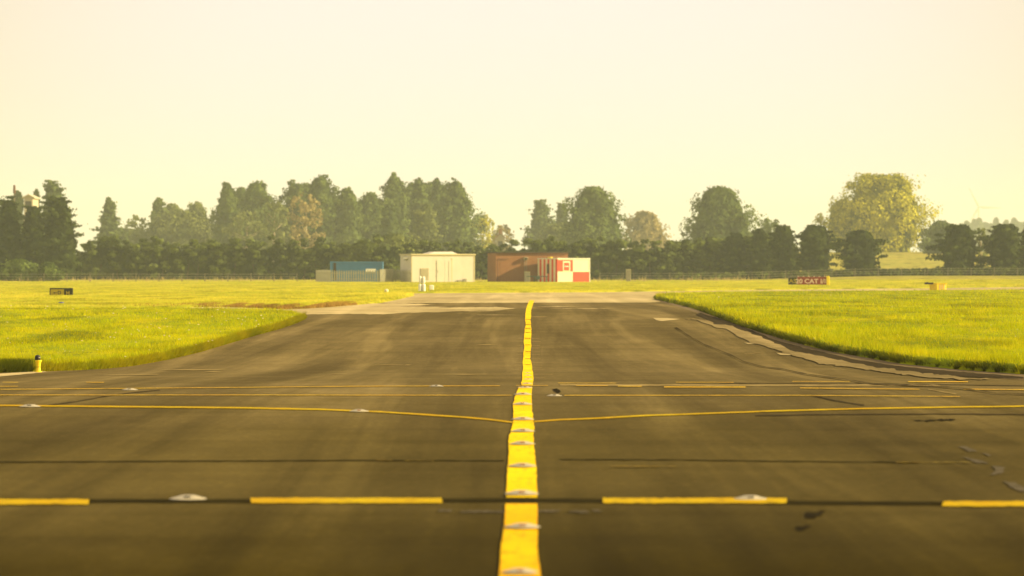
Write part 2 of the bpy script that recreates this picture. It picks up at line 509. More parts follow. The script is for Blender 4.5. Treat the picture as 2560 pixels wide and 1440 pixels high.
# extra long grass hanging over the edges
for pts, lab, hh in (([(2800, 941), (2560, 936), (2400, 924), (2250, 909), (2180, 896), (2080, 879), (1980, 854), (1900, 830), (1850, 814), (1800, 795), (1740, 773), (1700, 762), (1640, 748)], 'long grass tinted dark for shade, overhanging the right edge of the taxiway', .13),
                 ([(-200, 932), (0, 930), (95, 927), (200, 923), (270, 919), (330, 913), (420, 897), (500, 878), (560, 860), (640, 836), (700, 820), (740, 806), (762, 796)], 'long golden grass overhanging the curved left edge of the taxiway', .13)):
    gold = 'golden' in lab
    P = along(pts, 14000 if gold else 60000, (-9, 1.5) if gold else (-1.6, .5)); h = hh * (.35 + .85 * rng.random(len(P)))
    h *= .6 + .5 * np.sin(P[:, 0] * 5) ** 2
    blades('grass', lab, P, h, np.maximum(.01, P[:, 1] * 1.4e-4), M['golden'] if gold else M['shade_tinted'], lift=.0)  # right edge blades coloured dark to paint the bank's shaded side
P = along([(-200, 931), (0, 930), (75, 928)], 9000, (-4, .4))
blades('grass', 'tuft of grass tinted dark as shade beside the yellow edge light', P, .10 + .10 * rng.random(len(P)), np.full(len(P), .012), M['shade_tinted'], lift=0)  # shade at the lawn edge put into the blade colour
# grass growing on the little bank itself, at the very edge of the pavement
def fringe(pts, n, h, mat, label, up=.06, w=.012):
    p = densify(pts, 3, close=False); X, Y = G(p[:, 0], p[:, 1])
    cum = np.r_[0, np.cumsum(np.hypot(np.diff(X), np.diff(Y)))]; q = rng.uniform(0, cum[-1], n)
    x = np.interp(q, cum, X); y = np.interp(q, cum, Y); d = rng.uniform(-.05, .13, n)
    P = np.c_[x - d * .3, y + d]
    blades('grass', label, P, h * (.4 + .9 * rng.random(n)) * (.7 + .5 * np.sin(q * 3.1) ** 2), np.full(n, w), mat, lift=np.clip(d / .12, 0, 1) * up)
fringe([(-200, 933), (0, 932), (80, 929.6)], 14000, .10, M['shade_tinted'], 'grass tinted dark for shade on the bank left of the yellow edge light')
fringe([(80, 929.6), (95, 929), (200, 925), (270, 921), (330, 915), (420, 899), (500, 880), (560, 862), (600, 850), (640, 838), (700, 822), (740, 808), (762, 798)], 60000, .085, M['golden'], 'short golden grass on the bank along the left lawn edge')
# brown dried bank behind the left side branch
P = along([(330, 771), (450, 769), (560, 768), (640, 771), (700, 774), (770, 772), (830, 768), (890, 763)], 34000, (-4, .5))
m = rng.random(len(P)) < np.clip((P[:, 0] + 11.5) / 5, .1, 1)
P = P[m]
blades('dry_grass', 'strip of brown dried grass on the low bank behind the left lawn', P, (.04 + .12 * rng.random(len(P))) * (.45 + .55 * np.sin(P[:, 0] * 4.1 + np.sin(P[:, 0] * 1.7)) ** 2), np.full(len(P), .02), M['dry'], lift=.02)
# pale dry stalks along the far boundary
q = np.c_[rng.uniform(-250, 2800, 15000), rng.uniform(699, 706.5, 15000)]
q = q[(q[:, 1] > np.interp(q[:, 0], [0, 800, 1900, 2560], [702, 701, 697, 696]) - 1)]
X, Y = G(q[:, 0], q[:, 1]); P = np.c_[X, Y]
dens = .5 + .5 * np.sin(X * .8) * np.sin(X * .23 + 1)
P = P[(rng.random(len(P)) < dens) & (P[:, 1] < 505) & (P[:, 1] > 432)]
blades('dry_grass', 'pale dry stalks and weeds along the foot of the hedge', P, .15 + .55 * rng.random(len(P)) ** 3, np.full(len(P), .09), M['stalks'], lift=.03, lean=.2)
# small white and yellow daisies in the lawns
def daisies(poly, n, lab):
    P = sample_px(poly, n); s = P[:, 1] * 1.0e-4 * (.6 + .9 * rng.random(len(P))); z = gz(P[:, 0], P[:, 1]) + .14
    k = len(P); V = np.stack([np.c_[P[:, 0] + a * s * 2.0, P[:, 1] + b * s, z + b * s * .7] for a, b in ((-1, 0), (0, -1), (1, 0), (0, 1))], 1).reshape(-1, 3)
    tag(mesh_np('daisies', V, np.arange(4 * k).reshape(k, 4), M['white']), lab, 'flowers', kind='stuff')
M['white'] = painted('white flower', (.75, .70, .50), .7, .3)
daisies(BED_L, 420, 'tiny white daisies scattered over the near left lawn')
daisies(BED_R, 240, 'tiny white daisies scattered over the right lawn')

# ------------------------------------------------------------------ pavement patches, seams and markings
# pale cross taxiway in the distance
sheet('cross_taxiway', [(-400, 758), (870, 757), (1000, 757.5), (1280, 757), (1620, 756.5), (1700, 752), (1760, 748), (2560, 742), (4200, 735), (4200, 700), (2560, 714), (1900, 720), (1280, 729), (1000, 731), (900, 740), (-400, 748)], M['concrete'], .004, step=30, nin=600)
sheet('cross_taxiway', [(-400, 762), (700, 782), (770, 786.5), (860, 785), (960, 786), (1020, 782), (1120, 780), (1180, 776), (1240, 777), (1290, 771), (1240, 768), (1100, 769), (1000, 766), (1090, 762), (1010, 759), (860, 757.6), (-400, 758.6)], M['concrete'], .005, step=12, jag=.35, nin=100)
for a, b, y, t in ((1050, 1270, 774, 1.2), (1100, 1250, 778, 1), (930, 1120, 768, 1.5), (1340, 1450, 767, .8), (1370, 1530, 772, .6), (1180, 1300, 788, .5)):
    sheet('concrete_patch', [(a, y), ((a + b) / 2, y - t), (b, y - t * .3), (b - 20, y + t * .6), ((a + b) / 2, y + t)], M['concrete'], .009, step=16, jag=.2)
# right shoulder: worn band, dark sealed strip, pale ragged strip
def offset_band(pts, dx0, dy0, dx1, dy1):
    up = [(x + dx0, y + dy0 * s) for x, y, s in pts]; lo = [(x + dx1, y + dy1 * s) for x, y, s in pts]
    return up + lo[::-1]
edge = [(1632, 745, .15), (1700, 762, .3), (1750, 775, .45), (1800, 795, .6), (1850, 814, .8), (1900, 830, .95), (1980, 854, 1.05), (2080, 879, 1.1), (2180, 896, 1.1), (2250, 909, 1.0), (2400, 924, .85), (2560, 936, .7), (2800, 942, .6), (3600, 947, .5)]
sheet('shoulder_strip', offset_band(edge, 20, -4, -4, 20), M['shoulder'], .004, step=12, jag=.3, nin=60)
sheet('sealed_strip', [(1750, 783), (1800, 797), (1830, 806), (1880, 828), (1935, 850), (2000, 868), (2060, 882), (2150, 902), (2250, 917), (2400, 931), (2560, 943), (2560, 948), (2400, 943), (2330, 938), (2200, 926), (2130, 915), (2050, 897), (1990, 882), (1930, 866), (1880, 850), (1840, 834), (1800, 815), (1765, 799), (1740, 788)], M['dark_asphalt'], .008, step=10, jag=.5, nin=60)
sheet('concrete_patch', [(1632, 795), (1680, 797), (1700, 799), (1655, 804), (1640, 801)], M['concrete'], .008, jag=.4)
sheet('concrete_patch', [(1715, 797), (1745, 799), (1770, 803), (1785, 810), (1830, 816), (1870, 831), (1900, 843), (1950, 864), (1990, 880), (2060, 893), (2130, 908), (2200, 921), (2310, 935), (2370, 940), (2410, 947), (2470, 948), (2475, 950), (2400, 951), (2310, 945), (2200, 930), (2140, 922), (2060, 912), (2000, 895), (1960, 884), (1920, 870), (1890, 860), (1860, 850), (1835, 838), (1825, 826), (1795, 820), (1770, 812), (1740, 803)], M['strip_concrete'], .012, step=8, jag=1.0)
sheet('concrete_patch', [(1860, 858), (1905, 858), (1900, 861), (1870, 861)], M['concrete'], .008, jag=.3)
sheet('concrete_patch', [(1940, 883), (1990, 885), (1975, 889), (1950, 888)], M['concrete'], .008, jag=.3)
sheet('concrete_patch', [(-300, 935), (0, 935), (110, 929.5), (118, 931.5), (50, 938), (0, 943), (-300, 948)], M['concrete'], .008, jag=.3)
for a, b, y, t in ((240, 400, 938, 1.6), (390, 575, 925, 1.8), (510, 560, 930, 1.2), (1100, 1220, 937, .7), (1640, 1780, 0, 0), (820, 870, 936, 1.0), (935, 1010, 913, .8), (1185, 1245, 862, .7), (1325, 1370, 792, .6), (1860, 1905, 884, .7), (1490, 1560, 957, .8), (870, 910, 854, .6), (1010, 1030, 913, .9)):
    if y: sheet('worn_streak', [(a, y + t * .5), ((a * 2 + b) / 3, y - t * .5), (b, y - t), (b - 8, y), ((a + b) / 2, y + t)], M['sealant'], .006, step=18, jag=.25)
# bitumen joints across the pavement
def strip(name, pts, t, mat, lift, jag=0.0, step=25):
    up = [(x, y - t / 2) for x, y in pts]; lo = [(x, y + t / 2) for x, y in pts]
    return sheet(name, up + lo[::-1], mat, lift, step=step, jag=jag)
strip('pavement_joint', [(-300, 1253), (600, 1254), (1280, 1252), (1700, 1254), (2100, 1259), (2800, 1262)], 9, M['seam'], .004, .3)
strip('pavement_joint', [(-300, 1158), (300, 1155), (900, 1152), (1260, 1153)], 2.2, M['seam'], .004, .35)
strip('pavement_joint', [(1400, 1150), (1700, 1151), (1930, 1154), (2100, 1156), (2300, 1157)], 2, M['seam'], .004, .35)
strip('pavement_joint', [(1800, 958), (1820, 958), (1880, 960), (2200, 960), (2360, 962), (2600, 966)], 1.2, M['dark_asphalt'], .004, .1)
strip('pavement_joint', [(1890, 1040), (2100, 1037), (2400, 1036), (2800, 1040)], 2.5, M['dark_asphalt'], .004, .3)
strip('pavement_joint', [(700, 876), (640, 890), (560, 903), (0, 915)], .01, M['dark_asphalt'], .003)
strip('pavement_crack', [(1690, 820), (1720, 840), (1760, 862), (1830, 890), (1860, 906), (1905, 918), (1960, 925), (2020, 938), (2110, 950), (2180, 962), (2340, 968), (2420, 975), (2490, 986), (2800, 996)], 1.6, M['dark_asphalt'], .014, .25, step=12)
strip('pavement_crack', [(120, 1014), (190, 1005), (260, 992), (330, 982), (400, 976)], 1.8, M['dark_asphalt'], .004, .25, step=12)
strip('pavement_crack', [(2030, 990), (2090, 1003), (2160, 1014)], 3.0, M['dark_asphalt'], .004, .5, step=12)
strip('joint_sealant', [(1400, 963), (1900, 964), (2000, 964), (2200, 963), (2350, 965)], 4.0, M['sealant'], .0045, .4, step=16)
strip('joint_sealant', [(2320, 974), (2350, 979), (2390, 986)], 2.0, M['sealant'], .0045, .2)
# broken pale sealant line near the camera
for a, b, y in ((1095, 1130, 1278), (1150, 1262, 1281), (1345, 1400, 1279), (1425, 1468, 1281), (1482, 1500, 1278)):
    strip('joint_sealant', [(a, y), (b, y)], 5, M['stain_pale'], .0045, .9, step=6)
for a, b, y in ((940, 980, 1154), (1010, 1085, 1155), (1525, 1690, 1169), (2240, 2430, 1159)):
    strip('joint_sealant', [(a, y), (b, y)], 1.3, M['faint'], .0085, .3, step=12)
for pts in ([(2390, 1118), (2420, 1117), (2445, 1130), (2425, 1130), (2405, 1122)], [(2455, 1132), (2480, 1138), (2472, 1142)], [(2405, 1143), (2450, 1150), (2470, 1160), (2440, 1160)], [(2480, 1165), (2515, 1170), (2505, 1185), (2470, 1190), (2490, 1178)], [(2500, 1202), (2545, 1210), (2580, 1235), (2545, 1228)]):
    sheet('pavement_stain', pts, M['stain_pale'], .004, step=6, jag=1.0)
for pts in ([(2012, 1283), (2058, 1281), (2050, 1291), (2030, 1300), (2015, 1296)], [(1992, 1318), (2022, 1316), (2018, 1326), (1998, 1329)], [(2290, 1052), (2390, 1049), (2380, 1053), (2300, 1055)]):
    sheet('pavement_stain', pts, M['stain_dark'], .004, step=6, jag=1.2)

# centre line (outline measured row by row, slightly wavy like hand-laid paint)
near = [(1450, 1247, 1353), (1400, 1251, 1346), (1370, 1254, 1343), (1340, 1258, 1343), (1300, 1262, 1343), (1280, 1263, 1343), (1262, 1264, 1344)]
mid = [(1246, 1265, 1343), (1225, 1266, 1344), (1200, 1267, 1341), (1175, 1269, 1341), (1150, 1271, 1338), (1130, 1273, 1337), (1112, 1271, 1335), (1090, 1274, 1334), (1070, 1279, 1336), (1050, 1283, 1334), (1030, 1283, 1330), (1010, 1284, 1330), (995, 1287, 1328), (980, 1292, 1329), (968, 1298, 1331)]
farl = [(965, 1305, 1332), (945, 1306, 1333), (925, 1308, 1331), (905, 1307, 1328), (885, 1308, 1327), (865, 1311, 1328), (850, 1311, 1328), (830, 1312, 1328), (815, 1313, 1328), (800, 1313, 1327.5), (785, 1314.5, 1327), (775, 1315, 1328.5), (765, 1318, 1331), (757, 1321, 1334), (751, 1325, 1336)]
for seg, ym in ((near, 'yellow_gold'), (mid, 'yellow'), (farl, 'yellow')):
    seg = [(y, a + rng.normal(0, .5), b + rng.normal(0, .5)) for y, a, b in seg]
    sheet('centre_line', [(a, y) for y, a, b in seg] + [(b, y) for y, a, b in seg[::-1]], M[ym], .006, step=6, jag=.2, nin=60)
# saw cuts feeding the centre line lights
for y, hw, side in ((793, 42, 1), (838, 14, 0), (847, 26, 0), (855, 30, 0), (864, 28, 0), (871, 24, 0), (880, 28, 0), (887, 28, 0), (898, 30, 0), (907, 32, 0), (914, 34, 0), (920, 33, 0), (926, 38, 0), (937, 60, 0), (945, 40, 1)):
    if not side: strip('saw_cut', [(1320 - hw, y), (1308, y)], .7, M['sealant'], .006)
    strip('saw_cut', [(1329, y), (1322 + hw, y)], .7, M['sealant'], .006)
for y in (800, 812, 822, 832, 847, 863, 880, 898, 913):
    strip('saw_cut', [(1313, y), (1327, y)], .9, M['seam'], .009)

# turn-off lines leaving the centre line to both sides
strip('turn_off_line', [(-400, 1012), (0, 1015), (300, 1018), (600, 1021), (800, 1025), (950, 1031), (1060, 1038), (1150, 1044), (1220, 1050), (1285, 1058)], 3.4, M['yellow_dash'], .006, .15)
strip('turn_off_line', [(1332, 1056), (1400, 1051), (1500, 1047), (1600, 1041), (1750, 1036), (1900, 1030), (2150, 1023), (2400, 1019), (2560, 1017), (2900, 1015)], 3.1, M['yellow_dash'], .006, .15)
strip('edge_line', [(-300, 989), (600, 989), (1280, 990)], 1.3, M['yellow_old'], .007, .08)
strip('edge_line', [(1410, 990), (2000, 990), (2400, 993)], 1.3, M['yellow_old'], .007, .08)
strip('edge_line', [(0, 975), (600, 970), (900, 967), (1250, 966)], 1.2, M['yellow_old'], .007, .08)
strip('edge_line', [(2000, 972), (2300, 975)], 1.4, M['yellow_old'], .009, .08)
strip('edge_line', [(2410, 975), (2800, 978)], 1.6, M['yellow_old'], .009, .08)
for a, b, y, t in ((1440, 1520, 965.5, 1.8), (1545, 1605, 967, 2.2), (1660, 1865, 969, 3), (1395, 1540, 959, 1.2), (1980, 2125, 955, 1.2), (2270, 2420, 955.5, 2.6), (215, 260, 957, 1.6), (1690, 1835, 957, 1.2), (5, 45, 957, 1.0), (-40, 45, 967, 1.4), (1290, 1370, 965, 1.2)):
    strip('holding_dash', [(a, y), (b, y + .3)], t * .8, M['yellow_old'], .0075, .08, step=20)
# dashed intermediate holding position line
for a, b, y in ((-640, -180, 1258), (-60, 222, 1257), (627, 1106, 1254), (1507, 1968, 1254), (2358, 2820, 1262)):
    sheet('holding_dash', [(a, y - 6.5), (b, y - 6.5), (b, y + 6.5), (a, y + 6.5)], M['yellow_dash'], .006, step=14, jag=.5, nin=10)

# ------------------------------------------------------------------ flush lights in the pavement
M['cast'] = painted('cast metal', (.50, .45, .34), .45, .3, 20, .6)
M['lens_dark'] = painted('dark lens', (.05, .045, .03), .3, .3, 20)
M['lens_amber'] = painted('amber lens', (.35, .13, .01), .25, .3, 20)
def pave_light(px, py, wpx, label, group=None, amber=True, lift=.0):
    X, Y = G(px, py); X = float(X); Y = float(Y)
    r = wpx / 2 / F * Y
    o = empty('pavement_light', (X, Y, float(gz(X, Y)) + .006 + lift))
    h = r * .19
    MB().lathe([(r, 0), (r * .96, h * .15), (r * .62, h * .62), (r * .45, h * .9), (r * .40, h)], 24).build('housing', M['cast'], o, smooth=False)
    MB().box(-r * .17, r * .17, -r * .72, -r * .30, h * .12, h * .93).build('lens', M['lens_amber'] if amber else M['lens_dark'], o)
    return tag(o, label, 'pavement light', group)
g1 = 'flush lights set out across the taxiway'
pave_light(470, 1250, 94, 'bright metal pavement light in the gap left of the long left dash', g1, False)
pave_light(1876, 1250, 84, 'bright metal pavement light just above the right dash', g1, False)
pave_light(75, 1018, 54, 'pale pavement light at far left on the left turn-off line', g1, False)
pave_light(898, 1030, 50, 'pale pavement light on the curve of the left turn-off line', g1)
pave_light(325, 976, 40, 'dull pavement light at the end of the diagonal crack on the left', g1, False)
pave_light(1091, 967, 36, 'small white pavement light on the thin line left of the centre line', g1, False)
pave_light(1386, 991, 40, 'white pavement light right of the centre line beside a dark stain', g1, False)
g2 = 'lights along the yellow centre line'
cls = [(1300, 1438, 92, 'centre line light cut by the bottom edge of the photo'),
       (1306, 1324, 92, 'centre line light between the dark joint and the bottom of the photo'),
       (1304, 1240, 88, 'centre line light just beyond the dark joint across the line'),
       (1306, 1170, 72, 'centre line light second beyond the dark joint'),
       (1306, 1114, 66, 'centre line light third beyond the dark joint'),
       (1307, 1082, 62, 'centre line light just before the turn-off lines join'),
       (1307, 1052, 58, 'centre line light where the turn-off lines join'),
       (1306, 1014, 50, 'centre line light first beyond the turn-off lines'),
       (1307, 989, 46, 'centre line light second beyond the turn-off lines'),
       (1313, 972, 38, 'centre line light where the broad line narrows')]
for px, py, w, lab in cls: pave_light(px, py, w, lab, g2, True, .006)
for px, py, w, lab in ((1318, 962, 28, 'first of the tiny lights stacked beyond the narrowing of the line'), (1320, 951, 24, 'second of the tiny lights stacked beyond the narrowing of the line'), (1320, 941, 20, 'third of the tiny lights stacked beyond the narrowing of the line'), (1319, 934, 16, 'farthest of the tiny lights stacked beyond the narrowing of the line')):
    pave_light(px, py, w, lab, g2, True, .006)
sheet('pavement_stain', [(1382, 974), (1392, 972), (1402, 980), (1396, 985), (1388, 981)], M['stain_dark'], .005, step=3, jag=.4)

# ------------------------------------------------------------------ yellow edge light with black head
M['safety_yellow'] = painted('yellow paint', (.88, .68, .015), .5, .15, 6)
M['black'] = painted('black paint', (.012, .011, .01), .5, .3, 6)
M['glass'] = painted('dark blue glass', (.02, .03, .08), .15, .3, 6)
X, Y = map(float, G(96, 932)); u = Y / F
o = empty('edge_light', (X, Y, float(gz(X, Y)) + .01))
MB().lathe([(9 * u, 0), (9 * u, 1.5 * u), (6 * u, 2.5 * u), (5.2 * u, 12 * u), (5.6 * u, 18 * u), (6.6 * u, 24 * u), (7.6 * u, 26 * u), (8.2 * u, 27 * u), (8.2 * u, 30 * u)], 18).build('post', M['safety_yellow'], o)
MB().lathe([(5.6 * u, 12.5 * u), (5.6 * u, 13.3 * u)], 18).build('band', M['black'], o)
MB().lathe([(6.8 * u, 30 * u), (7.2 * u, 32 * u), (7.2 * u, 38 * u), (5.8 * u, 41.5 * u), (2 * u, 43 * u)], 18, (-2 * u, 0, 0)).build('lamp_head', M['black'], o)
MB().tube((1.5 * u, -7.3 * u, 36 * u), (5.5 * u, -5.5 * u, 36 * u), .8 * u).build('reflector', M['white'], o)
tag(o, 'yellow taxiway edge light with black head at the left lawn edge', 'edge light')

# ------------------------------------------------------------------ signs
M['sign_black'] = painted('sign black', (.02, .022, .01), .4, .2, 3)
M['sign_yellow'] = painted('sign yellow', (.42, .33, .01), .5, .15, 3)
M['sign_red'] = painted('sign red', (.25, .035, .02), .5, .2, 3)
M['sign_white'] = painted('sign lettering', (.75, .60, .45), .5, .1, 3)
M['steel'] = painted('grey steel', (.30, .28, .22), .5, .2, 3, .5, .3)

def local(px, py, Y, X0, z0):  # pixel to local x,z at a sign standing at depth Y
    x, z = at(px, py, Y); return x - X0, z - z0

# left sign: arrow and D on yellow, X-like letter on black
X, Y = map(float, G(152, 742)); Yd = Y; z0 = float(gz(X, Y)) + .05
o = empty('taxiway_sign', (X, Y, z0))
l = lambda px, py: local(px, py, Yd, X, z0)
x0, zt = l(125, 721); x1, zb = l(180, 740.5); xm, _ = l(160, 730)
MB().box(x0 - .02, x1 + .03, 0.0, .22, zb - .02, zt + .02).build('case', M['sign_black'], o, .01)
MB().box(x0 + .03, xm, -.012, 0, zb, zt - .04).build('direction_panel', M['sign_yellow'], o)
MB().box(xm + .01, x1 - .02, -.012, 0, zb, zt - .03).build('location_panel', M['sign_black'], o)
a0, zc = l(133, 732); a1, _ = l(143, 732)
MB().box(a0 + .05, a1, -.024, -.012, zc - .012, zc + .012).add([(a0, -.024, zc), (a0 + .07, -.024, zc - .045), (a0 + .07, -.024, zc + .045), (a0, -.012, zc), (a0 + .07, -.012, zc - .045), (a0 + .07, -.012, zc + .045)], [(0, 1, 2), (5, 4, 3), (0, 3, 4, 1), (1, 4, 5, 2), (2, 5, 3, 0)]).build('arrow', M['sign_black'], o)
xd, zd = l(148.5, 732); text_mesh('lettering', 'D', .22, M['sign_black'], o, (xd, -.014, zd), bold=.006)
xw, zw = l(169.5, 733); text_mesh('lettering', 'M', .24, M['sign_yellow'], o, (xw, -.014, zw), bold=.004)
for q in (x0 + .1, x1 - .1): MB().tube((q, .1, -.1), (q, .1, zb), .02).build('leg', M['steel'], o)
tag(o, 'low yellow and black sign with left arrow on the left grass', 'sign')
# right sign: A5 | 20 CAT I/III, yellow end box
X, Y = map(float, G(2022, 716)); z0 = float(gz(X, Y)) + .05
o = empty('holding_position_sign', (X, Y, z0))
l = lambda px, py: local(px, py, Y, X, z0)
xa, zt = l(1971, 692); xb, zb = l(2066, 711.5); xs_, _ = l(1993, 700); xe, _ = l(2074, 700)
zt2 = l(0, 690.5)[1]
MB().box(xa, xb, 0, .3, zb, zt).build('case', M['steel'], o, .01)
MB().box(xa + .01, xs_ - .03, -.015, 0, zb + .01, zt - .04).build('location_panel', M['sign_black'], o)
MB().box(xs_ + .02, xb - .01, -.015, 0, zb + .01, zt - .01).build('mandatory_panel', M['sign_red'], o)
MB().box(xb, xe, -.06, .36, zb - .04, zt2 + .02).build('end_box', M['safety_yellow'], o, .03)
for k in range(6):
    q = xs_ + .08 + k * (xb - xs_ - .2) / 5
    MB().box(q - .06, q + .06, -.02, .1, zt, zt + .05).build('lamp_hood', M['sign_white'], o, .01)
xt, zt_ = l(1982, 703); text_mesh('lettering', 'A5', .42, M['sign_yellow'], o, (xt, -.017, zt_), width=.58, bold=.008)
xt, zt_ = l(2031, 703.5); text_mesh('lettering', '20 CAT I/III', .47, M['sign_white'], o, (xt, -.017, zt_), width=2.55, bold=.01)
for q in (xa + .3, 0, xb - .3): MB().tube((q, .15, -.2), (q, .15, zb), .03).build('leg', M['steel'], o)
tag(o, 'long red and black runway sign with a yellow end box', 'sign')
# yellow cabinet with black arm on the right
X, Y = map(float, G(2342, 731)); z0 = float(gz(X, Y)) + .05; o = empty('lighting_cabinet', (X, Y, z0), R(16))
l = lambda px, py: local(px, py, Y, X, z0)
xa, zt = l(2335, 709); xb, zb = l(2364, 729); zb = -.05
xl, _ = l(2333, 700)
MB().add([(xl + .0, .5, zb), (xa + .09, -.25, zb), (xb, -.2, zb), (xb - .05, .5, zb), (xl - .06, .5, zt), (xa + .06, -.25, zt), (xb + .01, -.2, zt), (xb - .04, .5, zt)], [(3, 2, 1, 0), (4, 5, 6, 7), (0, 1, 5, 4), (1, 2, 6, 5), (2, 3, 7, 6), (3, 0, 4, 7)]).build('box', M['safety_yellow'], o, .01)
MB().box(xa + .04, xb + .03, -.29, .5, zt, zt + .03).build('lid', M['safety_yellow'], o)
for k in range(3):
    q = xa + .22 + k * .14; MB().box(q, q + .03, -.27, -.235, zb + .08, zt - .06).build('rib', M['sign_white'], o)
x2, z2 = l(2314, 706.5); x3, z3 = l(2335, 711)
MB().box(x2, x3 + .03, .15, .3, z3, z2 + .01).build('arm', M['black'], o, .02)
MB().tube(((x2 + .06), .22, z2 - .01), (x2 + .2, .22, z2 + .02), .03).build('shield', M['black'], o)
tag(o, 'yellow lighting cabinet with black arm standing in the right grass', 'cabinet')
# blue marker in the left grass
X, Y = map(float, G(153, 764)); o = empty('blue_marker', (X, Y, float(gz(X, Y)) + .08))
MB().lathe([(.10, 0), (.09, .03), (.05, .045)], 14).build('cap', painted('blue marker paint', (.06, .10, .28), .5, .2, 5), o)
MB().tube((0, 0, -.06), (0, 0, .01), .03).build('stake', M['steel'], o)
tag(o, 'small blue marker lying low in the left grass', 'marker')
X, Y = map(float, G(966, 734)); o = empty('white_marker', (X, Y, float(gz(X, Y)) + .05))
MB().lathe([(.05, 0), (.10, .05), (.11, .11), (.08, .17), (.03, .20)], 14).build('cap', M['white'], o, smooth=True)
MB().tube((0, 0, -.06), (0, 0, .03), .03).build('stake', M['steel'], o)
tag(o, 'small round white marker at the far grass edge', 'marker')
# white marker boards, upper and lower pair
M['bright_white'] = painted('bright white paint', (.88, .86, .78), .4, .04, 2)
X, Y = map(float, G(1060, 731)); z0 = float(gz(X, Y)); o = empty('marker_board', (X, Y, z0))
l = lambda px, py: local(px, py, Y, X, z0)
for (pa, pb, pt, pbm) in ((1046, 1054, 709, 731), (1055, 1064, 709, 729), (1047.5, 1054, 690, 707.5), (1055, 1063, 691, 708)):
    a, t = l(pa, pt); b, bt = l(pb, pbm)
    c = (a + b) / 2; r = (b - a) / 2
    MB().lathe([(r * .8, bt), (r, bt + .05), (r, t - .12), (r * .8, t - .03), (r * .3, t)], 16, (c, 0, 0)).build('panel', M['bright_white'], o, smooth=False)
a, _ = l(1054.5, 700); MB().tube((a, .12, 0), (a, .12, l(0, 694)[1]), .025).build('pole', M['steel'], o)
tag(o, 'bright white marker board of four upright panels in front of the shed', 'marker board')
X, Y = map(float, G(1078, 728)); z0 = float(gz(X, Y)); o = empty('marker_box', (X, Y, z0))
MB().box(-.11, .15, -.12, .12, .06, .36).build('case', M['bright_white'], o, .04)
MB().tube((0, 0, 0), (0, 0, .1), .03).build('leg', M['steel'], o)
MB().box(-.17, -.14, -.1, .1, 0, .36).build('bracket', M['safety_yellow'], o)
tag(o, 'small squat white box right of the tall white marker board', 'marker box')

# ------------------------------------------------------------------ huts, shed, container
M['cream'] = painted('cream cladding', (.66, .62, .54), .55, .10, .5)
M['cream_dark'] = painted('cream trim', (.62, .55, .33), .55, .15, .8)
M['louvre'] = painted('cream louvre', (.50, .45, .30), .6, .15, 3)
M['white_paint'] = painted('white hut paint', (.82, .76, .55), .5, .08, 1)
M['red_paint'] = painted('red hut paint', (.72, .07, .035), .45, .12, 1)
M['blue'] = painted('blue container paint', (.06, .22, .46), .55, .2, .8)
M['rust'] = painted('rust streaks', (.16, .07, .04), .8, .4, 2)
M['roof_dark'] = painted('roof felt', (.05, .04, .025), .8, .3, 1)
def brick_mat():
    s = NT('brick wall')
    b = s.n('ShaderNodeTexBrick'); s.l(s.scale((1, 1, 1)), b.inputs['Vector'])
    co = s.n('ShaderNodeSeparateXYZ'); s.l(s.pos, co.inputs[0]); cb = s.n('ShaderNodeCombineXYZ')
    s.l(co.outputs[0], cb.inputs[0]); s.l(co.outputs[2], cb.inputs[1]); s.l(cb.outputs[0], b.inputs['Vector'])
    b.inputs['Scale'].default_value = 4.4; b.inputs['Color1'].default_value = (.29, .13, .058, 1)
    b.inputs['Color2'].default_value = (.22, .095, .045, 1); b.inputs['Mortar'].default_value = (.32, .20, .11, 1)
    b.inputs['Mortar Size'].default_value = .02
    f = s.noise((.7, .7, .7), 4, .6)
    return s.fin(s.mix(s.mul(s.ramp(f, .4, .7), .4), b.outputs['Color'], (.20, .085, .045)), .85, .2)
M['brick'] = brick_mat()

Zs = 412.0
# cream shed
th = R(19); X0, _ = at(1029, 0, Zs); z0 = 0.03
o = empty('equipment_shed', (X0, Zs, z0), th)
wf = (1183 - 1029) / F * Zs / math.cos(th) * 1.02; dp = 3.9; ht = EYE - (638 - HZ) / F * Zs - z0
MB().box(0, wf, 0, dp, 0, ht).build('wall', M['cream'], o)
MB().box(-.10, wf + .10, -.12, dp + .1, ht, ht + .14).build('roof', M['cream_dark'], o, .02)
MB().add([(2.0, .6, ht + .14), (5.2, .6, ht + .14), (5.2, 3, ht + .14), (2.0, 3, ht + .14), (2.7, .9, ht + .36), (4.7, .9, ht + .38), (4.7, 2.6, ht + .38), (2.7, 2.6, ht + .36)], [(3, 2, 1, 0), (4, 5, 6, 7), (0, 1, 5, 4), (1, 2, 6, 5), (2, 3, 7, 6), (3, 0, 4, 7)]).build('roof_vent', M['cream'], o, .05)
d = MB().box(2.72, 3.55, -.05, -.003, .03, 2.25).build('door', M['cream'], o)
MB().box(2.80, 2.84, -.07, -.05, 1.0, 1.2).build('handle', M['steel'], d)
d = MB().box(3.57, 4.30, -.05, -.003, .03, 2.25).build('door', M['cream'], o)
MB().box(4.0, 4.02, -.07, -.05, .1, 2.2).build('handle', M['steel'], d)
for zz in (.6, 1.2, 1.9):
    MB().box(2.66, 2.72, -.06, -.003, zz, zz + .05).build('hinge', M['steel'], o)
lv = MB()
lv.box(.95, 1.85, -.04, -.003, .25, 1.45)
for k in range(12): lv.box(.99, 1.81, -.07, -.04, .30 + k * .095, .35 + k * .095)
lv.build('louvre_panel', M['louvre'], o)
MB().box(wf - .09, wf + .02, -.03, .05, 0, ht - .003).build('corner_trim', M['cream_dark'], o)
MB().box(-.02, .06, -.03, .05, 0, ht - .003).build('corner_trim', M['cream_dark'], o)
MB().box(4.32, 4.40, -.035, -.003, 0, ht - .3).build('down_pipe', M['cream_dark'], o)
